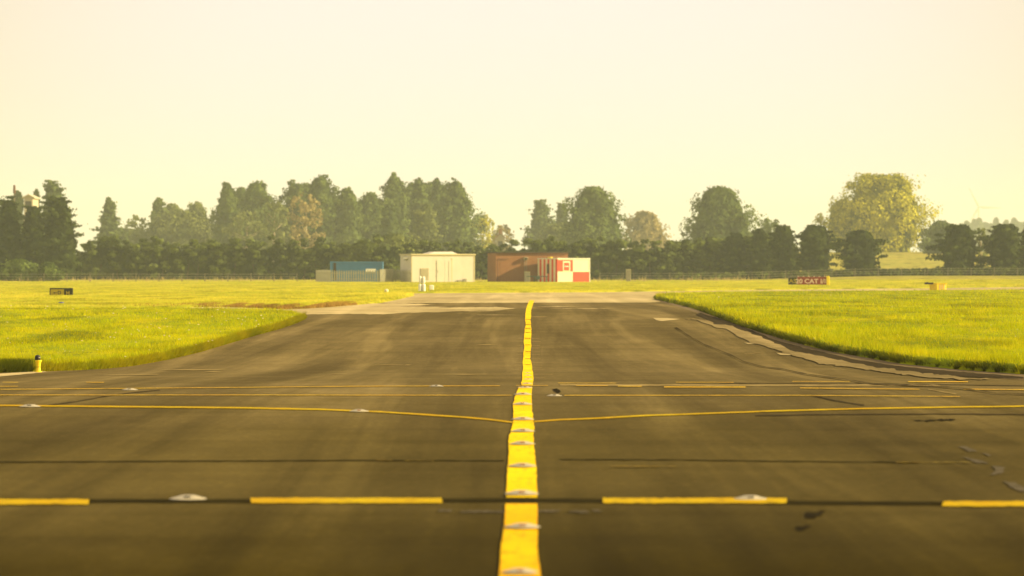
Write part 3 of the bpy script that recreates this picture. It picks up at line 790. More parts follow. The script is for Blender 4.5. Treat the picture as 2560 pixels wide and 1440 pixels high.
lm = MB().box(-.30, -.003, 1.2, 1.9, ht - .42, ht - .20).build('lamp', M['bright_white'], o, .03)
MB().box(-.26, -.05, 1.3, 1.8, ht - .50, ht - .422).build('lens', M['lens_dark'], lm)
MB().box(4.9, 5.4, -.30, -.05, 0, .22).build('plinth_box', M['steel'], o, .03)
MB().box(5.5, 5.9, -.28, -.10, 0, .35).build('plinth_box', M['steel'], o, .03)
tag(o, 'large cream equipment shed with flat overhanging roof and double doors', 'shed')

# brick building
Zb = 416.2; X0, _ = at(1228, 0, Zb); X1, _ = at(1420, 0, Zb); th = R(13); o = empty('brick_building', (X0 + .5, Zb - 1.4, .02), th)
wb = (X1 - X0 - .5) / math.cos(th); hb = EYE - (633 - HZ) / F * Zb
MB().box(0, wb, 0, 4, 0, hb).build('wall', M['brick'], o)
MB().box(-.15, wb + .15, -.25, 4.2, hb, hb + .13).build('roof', M['roof_dark'], o, .02)
MB().box(.45, .95, -.02, -.003, 0, hb - .7).build('pier', M['brick'], o)
MB().tube((.15, -.12, hb - .62), (1.35, -.12, hb - .62), .035).tube((.15, -.12, 0), (.15, -.12, hb - .62), .035).build('pipe', M['rust'], o)
lm = MB().box(2.92, 3.32, -.42, -.003, hb - .75, hb - .42).build('flood_light', M['louvre'], o, .04)
MB().box(2.98, 3.26, -.47, -.42, hb - .72, hb - .46).build('lens', M['lens_dark'], lm)
for q in (3.02, 3.22): MB().tube((q, -.12, 0), (q, -.12, hb - .75), .03).build('conduit', M['steel'], o)
tag(o, 'flat roofed red brick building behind the red and white hut', 'building')

# red and white chequered hut
Zh = 411.0; th = R(27); X0, _ = at(1394, 0, Zh); o = empty('chequered_hut', (X0, Zh, .02), th)
wh = (1475 - 1394) / F * Zh / math.cos(th); dh = (1394 - 1345) / F * Zh / math.sin(th); hh = EYE - (648 - HZ) / F * Zh
dh = min(dh, 5.2)
MB().box(0, wh, 0, dh, .02, hh).build('wall', M['white_paint'], o)
MB().box(-.05, wh + .05, -.06, dh + .05, hh, hh + .09).build('roof', M['bright_white'], o, .01)
half = wh * .475
hm = hh * .47
rd = M['red_paint']
MB().box(-.008, half, -.012, -.003, hm, hh - .10).build('red_panel', rd, o)
MB().box(half, wh + .006, -.012, -.003, .02, hm - .05).build('red_panel', rd, o)
w = MB().box(.60, 1.45, -.04, -.014, hm + .02, hh - .22).build('window_frame', M['white_paint'], o)
MB().box(.72, 1.33, -.052, -.042, hm + .10, hh - .38).build('shutter', rd, w)
MB().box(.80, 1.25, -.06, -.054, hh - .80, hh - .72).build('sign_plate', M['bright_white'], w)
for k in range(5):
    y0 = .03 + k * dh / 5
    MB().box(-.012, -.003, y0, y0 + dh / 10, .02, hh - .01).build('red_stripe', rd, o)
MB().box(-.05, -.013, dh * .42, dh * .52, .9, 1.9).build('vent', M['lens_dark'], o)
MB().box(-.10, .12, dh * .30, dh * .46, hh + .09, hh + .22).build('beacon', M['safety_yellow'], o, .03)
MB().box(wh - .04, wh + .03, -.04, .03, .02, hh - .003).build('corner_trim', M['bright_white'], o)
tag(o, 'red and white chequered hut with striped side wall', 'hut')
# rail in front of the striped side
Zr = 408; X0, z = at(1336, 690, Zr); o = empty('pipe_rail', (X0, Zr, .02))
g_ = painted('dark green paint', (.05, .09, .08), .5, .2, 3)
MB().tube((-.75, 0, .62), (1.4, 0, .62), .045).build('rail', g_, o)
for q in (0.0, 1.25): MB().tube((q, 0, 0), (q, 0, .62), .045).build('post', g_, o)
MB().box(.15, .6, -.1, .1, .3, .58).build('valve_box', g_, o, .02)
tag(o, 'dark green pipe rail between the grey cabinet and striped hut side', 'rail')
# grey cabinets
def cabinet(px0, px1, pyt, Z, label):
    xa, zt = at(px0, pyt, Z); xb, _ = at(px1, pyt, Z); o = empty('grey_cabinet', ((xa + xb) / 2, Z, .02))
    w = (xb - xa) / 2; zt -= .02
    MB().box(-w, w, -.25, .25, .06, zt - .04).build('body', M['louvre'], o, .02)
    MB().box(-w - .02, w + .02, -.28, .28, zt - .04, zt).build('lid', M['louvre'], o)
    MB().box(-w + .03, w - .03, -.27, -.252, .12, zt - .1).build('door', M['steel'], o)
    MB().box(-w - .05, w + .05, -.3, .3, 0, .06).build('plinth', M['concrete'], o)
    tag(o, label, 'cabinet', 'grey roadside cabinets')
cabinet(1311, 1325, 679, 409, 'grey upright cabinet in front of the red brick wall')
cabinet(1565, 1577, 673, 432, 'grey upright cabinet standing alone in front of the dark hedge')
# blue container
Zc = 421; X0, _ = at(826, 0, Zc); X1, _ = at(957, 0, Zc); o = empty('blue_container', (X0, Zc, .0)); wc = X1 - X0; hc = EYE - (654 - HZ) / F * Zc
c = MB().box(0, wc, .03, 2.4, .12, hc - .02)
for k in range(26):
    q = .12 + k * (wc - .24) / 26; c.box(q, q + .10, -.0, .03, .25, hc - .15)
c.build('side_wall', M['blue'], o)
for a, b in ((hc - .15, hc), (.05, .22)): MB().box(-.02, wc + .02, -.04, .06, a, b).build('rail', M['blue'], o)
for q in (0, wc - .12): MB().box(q - .03, q + .13, -.05, .08, 0, hc + .01).build('corner_post', M['blue'], o)
MB().box(.32, .60, -.07, -.041, .2, hc - .12).build('door_gap', M['roof_dark'], o)
for a, b, q in ((1.9, 2.0, .05), (2.4, 2.48, .09), (4.9, 5.2, .05)): MB().box(a, b, -.045, .3, hc, hc + q).build('roof_fitting', M['rust'], o)
sp = MB().box(3.72, 4.78, -.075, -.055, hc - 1.10, hc - .76).build('sign_plate', M['bright_white'], o)
tag(o, 'blue shipping container behind the grey palisade fence', 'container')
# palisade fence
def palisade(x0p, x1p, ytp, Z0, Z1, label):
    xa, zt0 = at(x0p, ytp, Z0); xb, zt1 = at(x1p, ytp, Z1)
    o = empty('palisade_fence', (xa, Z0, 0)); L = math.hypot(xb - xa, Z1 - Z0)
    o.rotation_euler[2] = math.atan2(Z1 - Z0, xb - xa); n = int(L / .235); m = MB(); zt = (zt0 + zt1) / 2
    for k in range(n):
        q = k * L / n; hgt = zt + random.uniform(-.03, .03); a = random.uniform(-.012, .012)
        m.add([(q, -.02, .05), (q + .125, -.02, .05), (q + .125 + a, -.02, hgt - .1), (q + .062 + a, -.02, hgt), (q + a, -.02, hgt - .1),
               (q, 0, .05), (q + .125, 0, .05), (q + .125 + a, 0, hgt - .1), (q + .062 + a, 0, hgt), (q + a, 0, hgt - .1)],
              [(0, 1, 2, 3, 4), (9, 8, 7, 6, 5), (0, 5, 6, 1), (1, 6, 7, 2), (2, 7, 8, 3), (3, 8, 9, 4), (4, 9, 5, 0)])
    m.build('pales', M['galv'], o)
    for zz in (.35, zt - .35): MB().box(0, L, .003, .05, zz, zz + .05).build('rail', M['galv'], o)
    for k in range(int(L / 2.7) + 1):
        q = min(k * 2.7, L - .1); MB().box(q, q + .1, .052, .15, 0, zt - .12).build('post', M['galv'], o)
    tag(o, label, 'fence', 'palisade fence panels around the container')
M['galv'] = painted('galvanised steel', (.42, .40, .29), .55, .25, 1.0, .4, .2)
M['galv_warm'] = painted('sunlit galvanised steel', (.30, .26, .17), .55, .25, 1.0, .4, .2)
palisade(790, 828, 675, 419, 409, 'short angled left return of the palisade fence')
palisade(829, 948, 675, 409, 409, 'long front run of grey palisade fence before the container')
palisade(950, 985, 672, 410, 416, 'angled palisade fence panel right of the container front run')
palisade(986, 1028, 674, 416, 411, 'palisade fence panel ending against the cream shed')

# wire fences
def wire_fence(pts, h, label):
    """pts: ground positions of the posts"""
    o = empty('wire_fence', (pts[0][0], pts[0][1], 0)); ox, oy = pts[0]
    for X, Y in pts:
        z = float(gz(X, Y)); MB().box(X - ox - .045, X - ox + .045, Y - oy - .045, Y - oy + .045, z - .05, z + h).build('post', M['post'], o)
    for k in (.3, .6, .9):
        w = MB()
        for (X, Y), (X2, Y2) in zip(pts, pts[1:]): w.tube((X - ox, Y - oy - .05, float(gz(X, Y)) + h * k), (X2 - ox, Y2 - oy - .05, float(gz(X2, Y2)) + h * k), .012, n=4)
        w.build('wire', M['galv'], o)
    tag(o, label, 'fence', 'post and wire boundary fences')
M['post'] = painted('weathered post', (.20, .18, .12), .8, .3, 2)
wire_fence([((px - 1280) / F * 428, 428) for px in np.arange(-120, 790, 57.5)], .95, 'post and wire fence along the far left field boundary')
wire_fence([((px - 1280) / F * 492, 492) for px in np.arange(1500, 2800, 58)], 1.0, 'post and wire fence along the far right field boundary')

# ------------------------------------------------------------------ trees
FD = {
 'dark': foliage('dark conifer foliage', (.012, .022, .005), (.055, .078, .014)),
 'green': foliage('green foliage', (.030, .056, .015), (.135, .185, .045)),
 'olive': foliage('olive foliage', (.068, .095, .028), (.200, .230, .070)),
 'yellow': foliage('yellowing foliage', (.08, .105, .012), (.56, .52, .028)),
 'brown': foliage('autumn foliage', (.16, .13, .05), (.36, .29, .12)),
 'hedge': foliage('hedge foliage', (.015, .027, .009), (.115, .15, .028)),
}
M['bark'] = painted('bark', (.10, .075, .045), .9, .4, 2)
M['pale_bark'] = painted('pale birch bark', (.45, .38, .27), .9, .3, 2)

def leaf_quads(P, N, s):
    """one leaf-cluster quad per point, facing roughly N"""
    n = len(P)
    N = N + rng.normal(0, .38, (n, 3)); N /= np.linalg.norm(N, axis=1)[:, None] + 1e-9
    T = np.cross(N, rng.normal(0, 1, (n, 3))); T /= np.linalg.norm(T, axis=1)[:, None] + 1e-9
    B = np.cross(N, T); s = (s * rng.uniform(.55, 1.35, n))[:, None]; a = rng.uniform(.45, .9, n)[:, None]
    V = np.stack([P - T * s, P - B * s * a, P + T * s, P + B * s * a], 1).reshape(-1, 3)
    return V, np.arange(4 * n).reshape(n, 4)

def crown_pts(n, Rf, H, kind, width, cl=None):
    """clumped points filling a crown. Rf: t->radius; H height"""
    ncl = cl or int(60 + width * H * 1.1)
    t = rng.uniform(0, 1, ncl) ** (.9)
    r = np.array([Rf(q) for q in t]) * rng.uniform(.35, 1.0, ncl) ** .7 * (1 + rng.normal(0, .10, ncl))
    a = rng.uniform(0, 2 * math.pi, ncl)
    q1, q2, q3 = rng.uniform(0, 6.28, 3)
    amp = .10 if kind == 'conifer' else .11
    r = r * (1 + amp * np.sin(2 * a + q1 + t * 3) + amp * .7 * np.sin(3 * a + 6 * t + q2) + amp * .5 * np.sin(11 * t + q3))
    cc = np.c_[r * np.cos(a), r * np.sin(a), t * H * (1 + .05 * np.sin(3 * a + q3))]
    cc[:, 0] += rng.normal(0, .08) * width * t
    size = width * (.13 if kind == 'conifer' else .16) * rng.uniform(.6, 1.3, ncl)
    # lean top clumps smaller
    size *= .55 + .45 * np.array([Rf(q) for q in t]) / (width + 1e-6) * 1.0
    i = rng.integers(0, ncl, n)
    u = rng.normal(0, 1, (n, 3)); u /= np.linalg.norm(u, axis=1)[:, None]
    rad = rng.uniform(.55, 1.0, n) ** .6
    rad *= np.where(rng.random(n) < (.28 if kind == 'conifer' else .13), rng.uniform(1.0, 1.9, n), 1)
    d = u * rad[:, None] * size[i][:, None]
    if kind == 'conifer':
        rd = np.c_[np.cos(a[i]), np.sin(a[i]), np.full(n, .12)]
        along_ = (d * rd).sum(1)[:, None]; d = d * np.array([.8, .8, .42]) + rd * along_ * 1.1
    P = cc[i] + d
    N = u * .8 + np.c_[np.cos(a[i]), np.sin(a[i]), np.full(n, .5)] * .5
    tintc = rng.uniform(0, 1, ncl) ** 1.4
    return P, N, np.clip(tintc[i] * .8 + rng.uniform(0, .2, n), 0, 1)

RF = {
 'cone': lambda t: (1 - t) ** .8 * (.92 + .08 * math.sin(t * 40)) + .03,
 'leyland': lambda t: min(1, (1.03 - t) ** .5 * 1.18) * (.9 + .1 * math.sin(t * 33)),
 'dome': lambda t: max(0, math.cos(min(1, t) * math.pi / 2)) ** .52 * (.9 + .1 * min(1, t / .3)),
 'round': lambda t: math.sqrt(max(0, 1 - (abs(t - .5) / .52) ** 2.2)) * .98 + .02,
 'column': lambda t: (1 - max(0, t - .8) / .25) * (.85 + .15 * math.sin(t * 17)),
 'mass': lambda t: math.sqrt(max(0, 1 - (max(0, t - .5) / .52) ** 2.4)),
 'wide': lambda t: math.sqrt(max(0.02, 1 - (abs(t - .45) / .56) ** 2.6)),
}

def tree(name, cx, ytop, ybot, hw, Z, prof, fol, label, group, bark='bark', cat='tree', dens=1.0, kind=None):
    if 600 < Z < 1000: Z *= 1.2
    X, ztop = at(cx, ytop, Z); _, zbot = at(cx, ybot, Z)
    g = float(gz(X, Z)); zbot = max(zbot, g + .15)
    H = ztop - zbot; width = hw / F * Z * ({'dome': 1.36, 'cone': 1.15}.get(prof, 1.15) if group == GT else 1.06)
    o = empty(name, (X, Z, g)); o.rotation_euler[2] = random.uniform(0, 6.28)
    kd = kind or ('conifer' if prof in ('cone', 'leyland', 'column') else 'decid')
    leaf = Z * 2.8e-4 + .05
    n = int(min(22000, 34 * (width * 2) * H / (leaf * leaf * 4) * dens / 4)) + 700
    rf = RF[prof]
    P, N, tt = crown_pts(n, lambda t: rf(t) * width * .88, H * .96, kd, width * 1.0)
    ok = (P[:, 2] < H + .1) & (P[:, 2] > -H * .05 - .1)
    P, N, tt = P[ok], N[ok], tt[ok]; P[:, 2] += zbot - g
    V, Fq = leaf_quads(P, N, np.full(len(P), leaf))
    if dens >= .8:   # dense inner twigs, so the crown is not see-through
        m = 2600; t = rng.uniform(0, .93, m); a = rng.uniform(0, 6.28, m); rr = np.array([rf(q) for q in t]) * width * .55 * rng.uniform(.7, 1, m)
        P2 = np.c_[rr * np.cos(a), rr * np.sin(a), t * H + zbot - g]
        V2, F2 = leaf_quads(P2, np.c_[np.cos(a), np.sin(a), a * 0 + .1], np.full(m, max(leaf * 2.2, width * .12)))
        Fq = np.concatenate([Fq, F2 + len(V)]); V = np.concatenate([V, V2]); tt = np.concatenate([tt, np.zeros(m)])
    mesh_np('crown', V, Fq, FD[fol], o, attr=tt)
    tr = MB(); lean = rng.normal(0, .03, 2) * H
    base_r = max(.12, width * .09)
    p = Vector((0, 0, -.1)); top = Vector((lean[0], lean[1], zbot - g + H * .82))
    m1 = p.lerp(top, .4) + Vector((rng.normal(0, .1), rng.normal(0, .1), 0))
    tr.tube(p, m1, base_r, base_r * .7).tube(m1, top, base_r * .7, base_r * .15)
    for k in range(9):
        t = random.uniform(.15, .85); a = random.uniform(0, 6.28); st = Vector((0, 0, -.1)).lerp(top, (zbot - g + H * t * .8) / (top.z + .1))
        rr = rf(min(1, t + .1)) * width * .75; tr.tube(st, st + Vector((rr * math.cos(a), rr * math.sin(a), H * (.02 if kd == 'conifer' else .14))), base_r * .28, base_r * .07, 5)
    tr.build('trunk', M[bark], o)
    return tag(o, label, cat, group)

GT = 'trees beyond the hedge'
GF = 'dark conifers along the field edge'
T = lambda *a, **k: tree(*a, **k)
# left group
T('conifer_tree', -50, 478, 700, 100, 500, 'leyland', 'dark', 'dark conifer cut off by the left edge of the photo', GT)
T('conifer_tree', 22, 492, 700, 58, 498, 'leyland', 'dark', 'broad dark conifer beside the left edge of the photo', GT)
T('conifer_tree', 45, 472, 640, 19, 640, 'column', 'green', 'thin pointed conifer rising above the left edge group', GT)
T('conifer_tree', 91, 470, 640, 17, 640, 'cone', 'green', 'small spire tip just left of the tall flat topped conifer', GT)
T('conifer_tree', 134, 449, 640, 52, 620, 'leyland', 'green', 'tallest flat topped conifer of the far left group', GT)
T('conifer_tree', 82, 508, 700, 52, 502, 'leyland', 'dark', 'dark conifer second from the left edge in the front row', GT)
T('conifer_tree', 148, 488, 700, 74, 496, 'leyland', 'dark', 'large shaggy conifer at the right end of the left group', GT)
T('bush', 50, 652, 708, 75, 445, 'dome', 'green', 'low light green bush at the far left before the conifers', 'light bushes at the foot of the left conifers', cat='bush')
T('bush', 122, 660, 708, 46, 444, 'dome', 'green', 'sprawling yellow green bush below the shaggy left conifer', 'light bushes at the foot of the left conifers', cat='bush')
T('conifer_tree', 272, 494, 640, 52, 700, 'cone', 'green', 'lone pointed spruce standing against the sky on the left', GT)
T('sparse_tree', 342, 538, 640, 30, 760, 'round', 'olive', 'thin wispy tree just right of the lone spruce', GT, dens=.4)
T('conifer_tree', 394, 493, 640, 50, 740, 'cone', 'green', 'pointed conifer poking out left of the hazy round trees', GT)
T('broadleaf_tree', 432, 510, 640, 48, 760, 'dome', 'olive', 'hazy round tree just right of the pointed conifer', GT)
T('broadleaf_tree', 492, 506, 640, 48, 780, 'dome', 'olive', 'hazy round tree left of the tall dark clump', GT)
T('conifer_tree', 568, 455, 640, 38, 690, 'dome', 'green', 'narrow tall conifer at the left end of the tall clump', GT)
T('broadleaf_tree', 640, 453, 640, 64, 700, 'dome', 'green', 'broad dark crown between narrow conifer and pale birch', GT)
T('birch_tree', 615, 528, 640, 46, 660, 'round', 'olive', 'low pale olive tree before the broad dark crown', GT, 'pale_bark', dens=.7)
T('birch_tree', 690, 505, 640, 42, 665, 'round', 'olive', 'pale olive birch left of the golden brown birch', GT, 'pale_bark', dens=.6)
T('broadleaf_tree', 738, 450, 640, 44, 710, 'dome', 'green', 'small dark crown left of the bushy high tree', GT)
T('broadleaf_tree', 800, 438, 640, 60, 700, 'dome', 'green', 'bushy high green tree rising behind the golden brown birch', GT)
T('birch_tree', 762, 478, 640, 46, 655, 'round', 'brown', 'golden brown birch with pale stems in the clump', GT, 'pale_bark', dens=.6)
T('conifer_tree', 868, 468, 640, 48, 680, 'dome', 'green', 'mid height conifer right of the bushy high tree', GT)
T('broadleaf_tree', 925, 482, 640, 56, 690, 'dome', 'green', 'rounded green tree in the dip between the two high clumps', GT)
T('conifer_tree', 985, 433, 640, 46, 705, 'dome', 'green', 'tallest tree of the right high clump at its left end', GT)
T('conifer_tree', 1048, 446, 640, 38, 710, 'dome', 'green', 'columnar tree second from left in the right high clump', GT)
T('conifer_tree', 1093, 446, 640, 26, 715, 'dome', 'green', 'thin columnar tree in the middle of the right high clump', GT)
T('conifer_tree', 1138, 447, 640, 50, 690, 'dome', 'green', 'big conifer at the right end of the right high clump', GT)
T('conifer_tree', 975, 505, 640, 42, 650, 'leyland', 'green', 'lower front conifer left of centre below the high clump', GT)
T('conifer_tree', 1065, 505, 640, 44, 645, 'leyland', 'olive', 'lower lit front conifer below the columnar trees', GT)
for cx, yt, hw, fo, lab in ((455, 530, 95, 'olive', 'low hazy thicket of trees below the hazy round trees'), (585, 490, 66, 'green', 'wide dark crown filling the left end of the tall clump'), (690, 510, 90, 'olive', 'broad pale crown filling below the birches'),
        (850, 488, 84, 'green', 'wide crown filling beneath the bushy high tree'), (925, 500, 84, 'green', 'broad crown filling the dip between the high clumps'), (1040, 468, 92, 'green', 'broad dark crown uniting the right high clump'), (1130, 478, 68, 'green', 'wide base of foliage at the right end of the clump'),
        (1065, 456, 112, 'green', 'broad mass of foliage behind the columnar trees of the right high clump'), (608, 470, 70, 'green', 'broad mass behind the narrow conifer and broad dark crown'), (772, 458, 66, 'green', 'broad mass behind the golden brown birch'),
        (325, 572, 66, 'olive', 'low hazy trees between lone spruce and pointed conifer'), (1880, 585, 60, 'green', 'low broad crown right of the egg shaped tree'), (1400, 560, 60, 'olive', 'low pale crown below the two hazy conifers')):
    T('broadleaf_tree', cx, yt, 650, hw, 730, 'mass', fo, lab, GT)
T('broadleaf_tree', 985, 590, 650, 70, 560, 'dome', 'olive', 'low pale bushy tree just above the hedge by the shed', GT)
T('birch_tree', 1200, 538, 650, 38, 760, 'round', 'yellow', 'small yellowing tree right of the high clump', GT, 'pale_bark', dens=.7)
T('sparse_tree', 1256, 562, 650, 34, 820, 'round', 'brown', 'thin brownish tree in the gap right of the yellowing tree', GT, dens=.35)
# middle
T('conifer_tree', 1352, 500, 650, 49, 820, 'leyland', 'green', 'hazy conifer at the left of the middle group', GT)
T('conifer_tree', 1404, 505, 650, 30, 830, 'leyland', 'green', 'hazy conifer tucked behind the big round middle tree', GT)
T('broadleaf_tree', 1484, 468, 650, 90, 640, 'dome', 'green', 'big rounded green tree behind the chequered hut', GT)
T('broadleaf_tree', 1618, 528, 650, 60, 900, 'dome', 'brown', 'hazy brownish round tree right of the big rounded tree', GT)
T('broadleaf_tree', 1800, 466, 650, 96, 620, 'dome', 'green', 'large egg shaped green tree right of centre', GT)
T('broadleaf_tree', 1925, 548, 650, 36, 640, 'round', 'green', 'ragged small crown right of the egg shaped tree', GT, dens=.6)
# right: big yellow tree
T('broadleaf_tree', 2210, 434, 640, 122, 690, 'wide', 'yellow', 'huge sunlit yellow green tree on the right', GT)
T('broadleaf_tree', 2118, 500, 650, 72, 700, 'round', 'yellow', 'shoulder of yellow green foliage left of the huge yellow tree', GT)
T('broadleaf_tree', 2352, 552, 650, 50, 660, 'dome', 'green', 'rounded tree left of the dark conifers at far right', GT)
# front row on the right
row = [(1712, 600, 34, 525, 'leftmost dark conifer of the right front row'), (1775, 592, 46, 528, 'dark conifer below the egg shaped tree on its left'),
       (1840, 582, 50, 524, 'dark conifer below the egg shaped tree on its right'), (1900, 570, 42, 522, 'ragged dark conifer before the ragged small crown'),
       (1958, 560, 42, 516, 'ragged topped dark conifer above the runway sign left end'), (2038, 560, 60, 512, 'dark conifer left of the small gap behind the runway sign'),
       (2150, 574, 66, 505, 'dark bushy conifer in front of the huge yellow tree'), (2398, 558, 66, 500, 'dark conifer right of the sunlit field gap'),
       (2512, 556, 62, 500, 'dark conifer at the right end with a thin gap on its left'), (2590, 550, 62, 502, 'dark conifer cut off by the right edge of the photo')]
for cx, yt, hw, Z, lab in row:
    T('conifer_tree', cx, yt, 690, hw, Z, 'wide' if cx > 1950 else 'dome', 'dark', lab, GF, dens=1.25, kind='conifer')
T('birch_tree', 2455, 560, 690, 16, 560, 'round', 'olive', 'thin pale yellow tree seen between two dark right conifers', GT, 'pale_bark', dens=.5)

# hedges
def hedge(name, x0p, x1p, top, Z, depth, fol, label, seed=0, bottom=None, tuft=1.0):
    x0, _ = at(x0p, 0, Z); x1, _ = at(x1p, 0, Z); L = x1 - x0
    o = empty(name, (x0, Z, 0)); leaf = Z * 3.2e-4 + .04
    topz = lambda x: np.interp(x / L * (x1p - x0p) + x0p, [p[0] for p in top], [EYE - (p[1] - HZ) / F * Z for p in top])
    ncl = int(L * 13); cx = rng.uniform(0, L, ncl); cz = rng.uniform(0, 1, ncl) ** .75; cy = rng.uniform(-1, 1, ncl)
    bump = .35 * np.sin(cx * 1.9 + 1.3) * np.sin(cx * .73) + .25 * np.sin(cx * 4.1)
    hz_ = topz(cx) + bump * tuft
    g = gz(cx + x0, np.full(ncl, Z)); zc = g + (hz_ - g) * cz
    edge_ = np.sqrt(np.clip(1 - (cz - .1) ** 6, 0, 1))
    yc = cy * depth * edge_ + .5 * np.sin(cx * 2.3)
    n = int(min(90000, L * float(np.mean(hz_)) * 5.5 / (leaf * leaf)))
    i = rng.integers(0, ncl, n); u = rng.normal(0, 1, (n, 3)); u /= np.linalg.norm(u, axis=1)[:, None]
    P = np.c_[cx[i], yc[i], zc[i]] + u * rng.uniform(.4, 1, n)[:, None] * np.array([.8, .8, .42]) * (.8 * tuft)
    gg = gz(P[:, 0] + x0, P[:, 1] + Z); P[:, 2] = np.maximum(P[:, 2], gg + .05)
    V, Fq = leaf_quads(P, u + np.array([0, -.2, .2]), np.full(n, leaf))
    tc_ = rng.uniform(0, 1, ncl) ** 1.5
    # solid twiggy core
    m = int(L * 90); q = rng.uniform(0, L, m); zz = rng.uniform(0, .84, m)
    P2 = np.c_[q, rng.uniform(-.3, .3, m) * depth, gz(q + x0, np.full(m, Z)) + (topz(q) - .45 * tuft) * zz]
    V2, F2 = leaf_quads(P2, np.tile([0., -1, .1], (m, 1)), np.full(m, .5 * tuft))
    Fq = np.concatenate([Fq, F2 + len(V)]); V = np.concatenate([V, V2])
    mesh_np('foliage', V, Fq, FD[fol], o, attr=np.concatenate([np.clip(tc_[i] * .8 + rng.uniform(0, .3, n), 0, 1), np.zeros(m)]))
    for k in range(int(min(L, 80) / 2.2)):
        st = MB(); q = k * 2.2 + random.uniform(0, 1); gg = float(gz(q + x0, Z)); st.tube((q, -depth * .5, gg - .1), (q + random.uniform(-.3, .3), -depth * .3, gg + 2.2 * tuft), .09, .05, 6)
        st.build('stem', M['bark'], o)
    return tag(o, label, 'hedge', 'hedges along the field boundary')
hedge('hedge', 196, 1000, [(196, 628), (225, 600), (260, 592), (330, 606), (380, 600), (440, 612), (490, 598), (560, 606), (640, 603), (700, 598), (760, 606), (800, 596), (880, 604), (950, 594), (1000, 600)], 520, 1.6, 'hedge', 'long tall dark hedge behind the blue container on the left', 1)
hedge('hedge', 990, 1700, [(990, 604), (1060, 612), (1130, 606), (1200, 618), (1260, 616), (1300, 605), (1360, 600), (1420, 606), (1480, 597), (1540, 604), (1590, 608), (1640, 604), (1700, 612)], 523, 1.6, 'hedge', 'long tall dark hedge behind the shed and brick building', 2)
hedge('hedge', 1690, 2800, [(1690, 688), (1760, 684), (1900, 683), (2060, 681), (2300, 678), (2560, 672), (2800, 668)], 496, .6, 'hedge', 'low scrubby hedge under the dark conifers on the right', 3, tuft=.38)

hedge('hedge', 1680, 1995, [(1680, 612), (1740, 604), (1800, 598), (1860, 602), (1920, 590), (1960, 596), (1995, 615)], 526, 1.6, 'hedge', 'dark hedge joining the conifers left of the runway sign', 5)
# distant poplars on the skyline right
for px, yt, hw, lab in ((2417, 553, 5, 'faint far poplar first from the left above the right conifers'), (2436, 549, 6, 'faint far poplar second from the left on the skyline'), (2448, 546, 7, 'faint far poplar third from the left on the skyline'), (2490, 545, 5, 'faint far poplar fourth from the left on the skyline'), (2515, 551, 4, 'faint far poplar fifth from the left on the skyline'), (2535, 545, 6, 'faint far poplar last on the right of the skyline')):
    T('poplar_tree', px, yt, 610, hw, 2600, 'column', 'green', lab, 'faint poplars on the skyline', dens=.8)
hedge('distant_wood', 2380, 2700, [(2380, 578), (2450, 568), (2500, 574), (2560, 568), (2700, 572)], 2500, 12, 'green', 'faint distant wood below the skyline poplars', 4, tuft=4.0)

# ------------------------------------------------------------------ distant buildings, mast and wind turbine
M['house_wall'] = painted('pale render', (.50, .46, .36), .8, .12, .3)
M['tile'] = painted('red roof tile', (.30, .13, .07), .8, .3, .5)
def house(px0, px1, eave, ridge, Z, label, wallm='house_wall'):
    x0, ze = at(px0, eave, Z); x1, zr = at(px1, ridge, Z); g = float(gz((x0 + x1) / 2, Z)); o = empty('house', ((x0 + x1) / 2, Z, g)); w = (x1 - x0) / 2
    ze -= g; zr -= g
    MB().add([(-w, 0, 0), (w, 0, 0), (w, 8, 0), (-w, 8, 0), (-w, 0, ze), (w, 0, ze), (w, 8, ze), (-w, 8, ze), (0, 0, zr), (0, 8, zr)],
             [(3, 2, 1, 0), (0, 1, 5, 8, 4), (2, 3, 7, 9, 6), (1, 2, 6, 5), (3, 0, 4, 7)]).build('wall', M[wallm], o)
    rm = M['tile'] if Z > 700 else M[wallm]
    MB().add([(-w - .3, -.3, ze - .15), (0, -.3, zr + .05), (0, 8.3, zr + .05), (-w - .3, 8.3, ze - .15), (w + .3, -.3, ze - .15), (w + .3, 8.3, ze - .15),
              (-w - .3, -.3, ze + .05), (0, -.3, zr + .25), (0, 8.3, zr + .25), (-w - .3, 8.3, ze + .05), (w + .3, -.3, ze + .05), (w + .3, 8.3, ze + .05)],
             [(0, 1, 2, 3), (1, 4, 5, 2), (9, 8, 7, 6), (8, 11, 10, 7), (0, 6, 7, 1), (1, 7, 10, 4), (3, 9, 6, 0), (4, 10, 11, 5)]).build('roof', rm, o)
    if Z > 700: MB().box(-.4, .4, 1, 1.8, zr - .3, zr + 1.1).build('chimney', M['brick'], o)
    wd = MB().box(-.5, .5, -.06, -.003, ze - 1.9, ze - .6).build('window', M['lens_dark'], o)
    MB().box(-.6, .6, -.10, -.062, ze - 2.0, ze - 1.9).build('sill', M['bright_white'], wd)
    return tag(o, label, 'house')
house(1240, 1262, 596, 584, 880, 'pale house glimpsed through the gap above the brick building')
house(60, 82, 494, 489, 660, 'pale building peeping out between the left spires')
X, zt = at(36, 463, 640); o = empty('mast', (X, 640, 0))
MB().tube((0, 0, 0), (0, 0, zt), .16, .09).build('pole', M['post'], o)
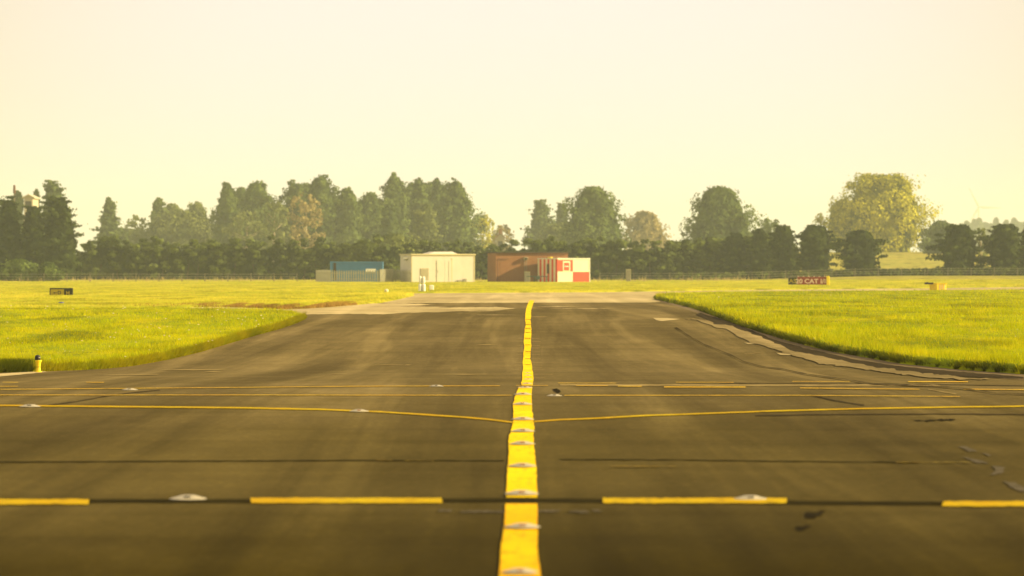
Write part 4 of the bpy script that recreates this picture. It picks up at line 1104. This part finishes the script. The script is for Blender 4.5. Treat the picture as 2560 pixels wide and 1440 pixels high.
MB().tube((0, 0, zt - 1.3), (0, 0, zt), .22, .18).build('lantern', M['rust'], o)
tag(o, 'thin mast with a pale head above the left conifers', 'mast')

Zt = 6000; X, zh = at(2447, 520, Zt); g = float(gz(X, Zt)); o = empty('wind_turbine', (X, Zt, g))
M['turbine'] = painted('turbine white', (.60, .58, .50), .5, .05, .05)
MB().tube((0, 0, 0), (0, 0, zh - g), 2.0, 1.2, 16).build('tower', M['turbine'], o)
MB().box(-1.6, 1.6, -3.5, 5, zh - g - .5, zh - g + 2.7).build('nacelle', M['turbine'], o, .4)
MB().tube((0, -5.2, zh - g + 1.1), (0, -3.5, zh - g + 1.1), .6, 1.5, 12).build('hub', M['turbine'], o)
for k in range(3):
    a = R(28 + 120 * k); Lb = 33; c0 = Vector((0, -4.5, zh - g + 1.1)); dr = Vector((-math.sin(a), 0, math.cos(a))); pr = Vector((math.cos(a), 0, math.sin(a)))
    vs = []
    for t, wdt in ((.03, .7), (.15, 1.9), (.5, 1.2), (1, .3)):
        c_ = c0 + dr * Lb * t
        for sx, sy in ((-1, 0), (0, -.35), (1, 0), (0, .35)): vs.append(c_ + pr * sx * wdt + Vector((0, sy * wdt, 0)))
    fs = [(q * 4 + j, q * 4 + (j + 1) % 4, q * 4 + 4 + (j + 1) % 4, q * 4 + 4 + j) for q in range(3) for j in range(4)] + [(0, 1, 2, 3), (15, 14, 13, 12)]
    MB().add(vs, fs).build('blade', M['turbine'], o)
tag(o, 'faint wind turbine on the hazy skyline at the right', 'wind turbine')

# ------------------------------------------------------------------ haze
s = NT('haze'); s.t.nodes.remove(s.b)
pv = s.n('ShaderNodeVolumePrincipled'); pv.inputs['Color'].default_value = (.84, .96, .98, 1)
pv.inputs['Density'].default_value = .00023; pv.inputs['Anisotropy'].default_value = .0
s.l(pv.outputs[0], s.o.inputs['Volume'])
o = MB().box(-1900, 1900, -40, 7000, -1.4, 110).build('haze', s.m)
tag(o, 'thin warm morning haze over the airfield', 'haze', kind='stuff')
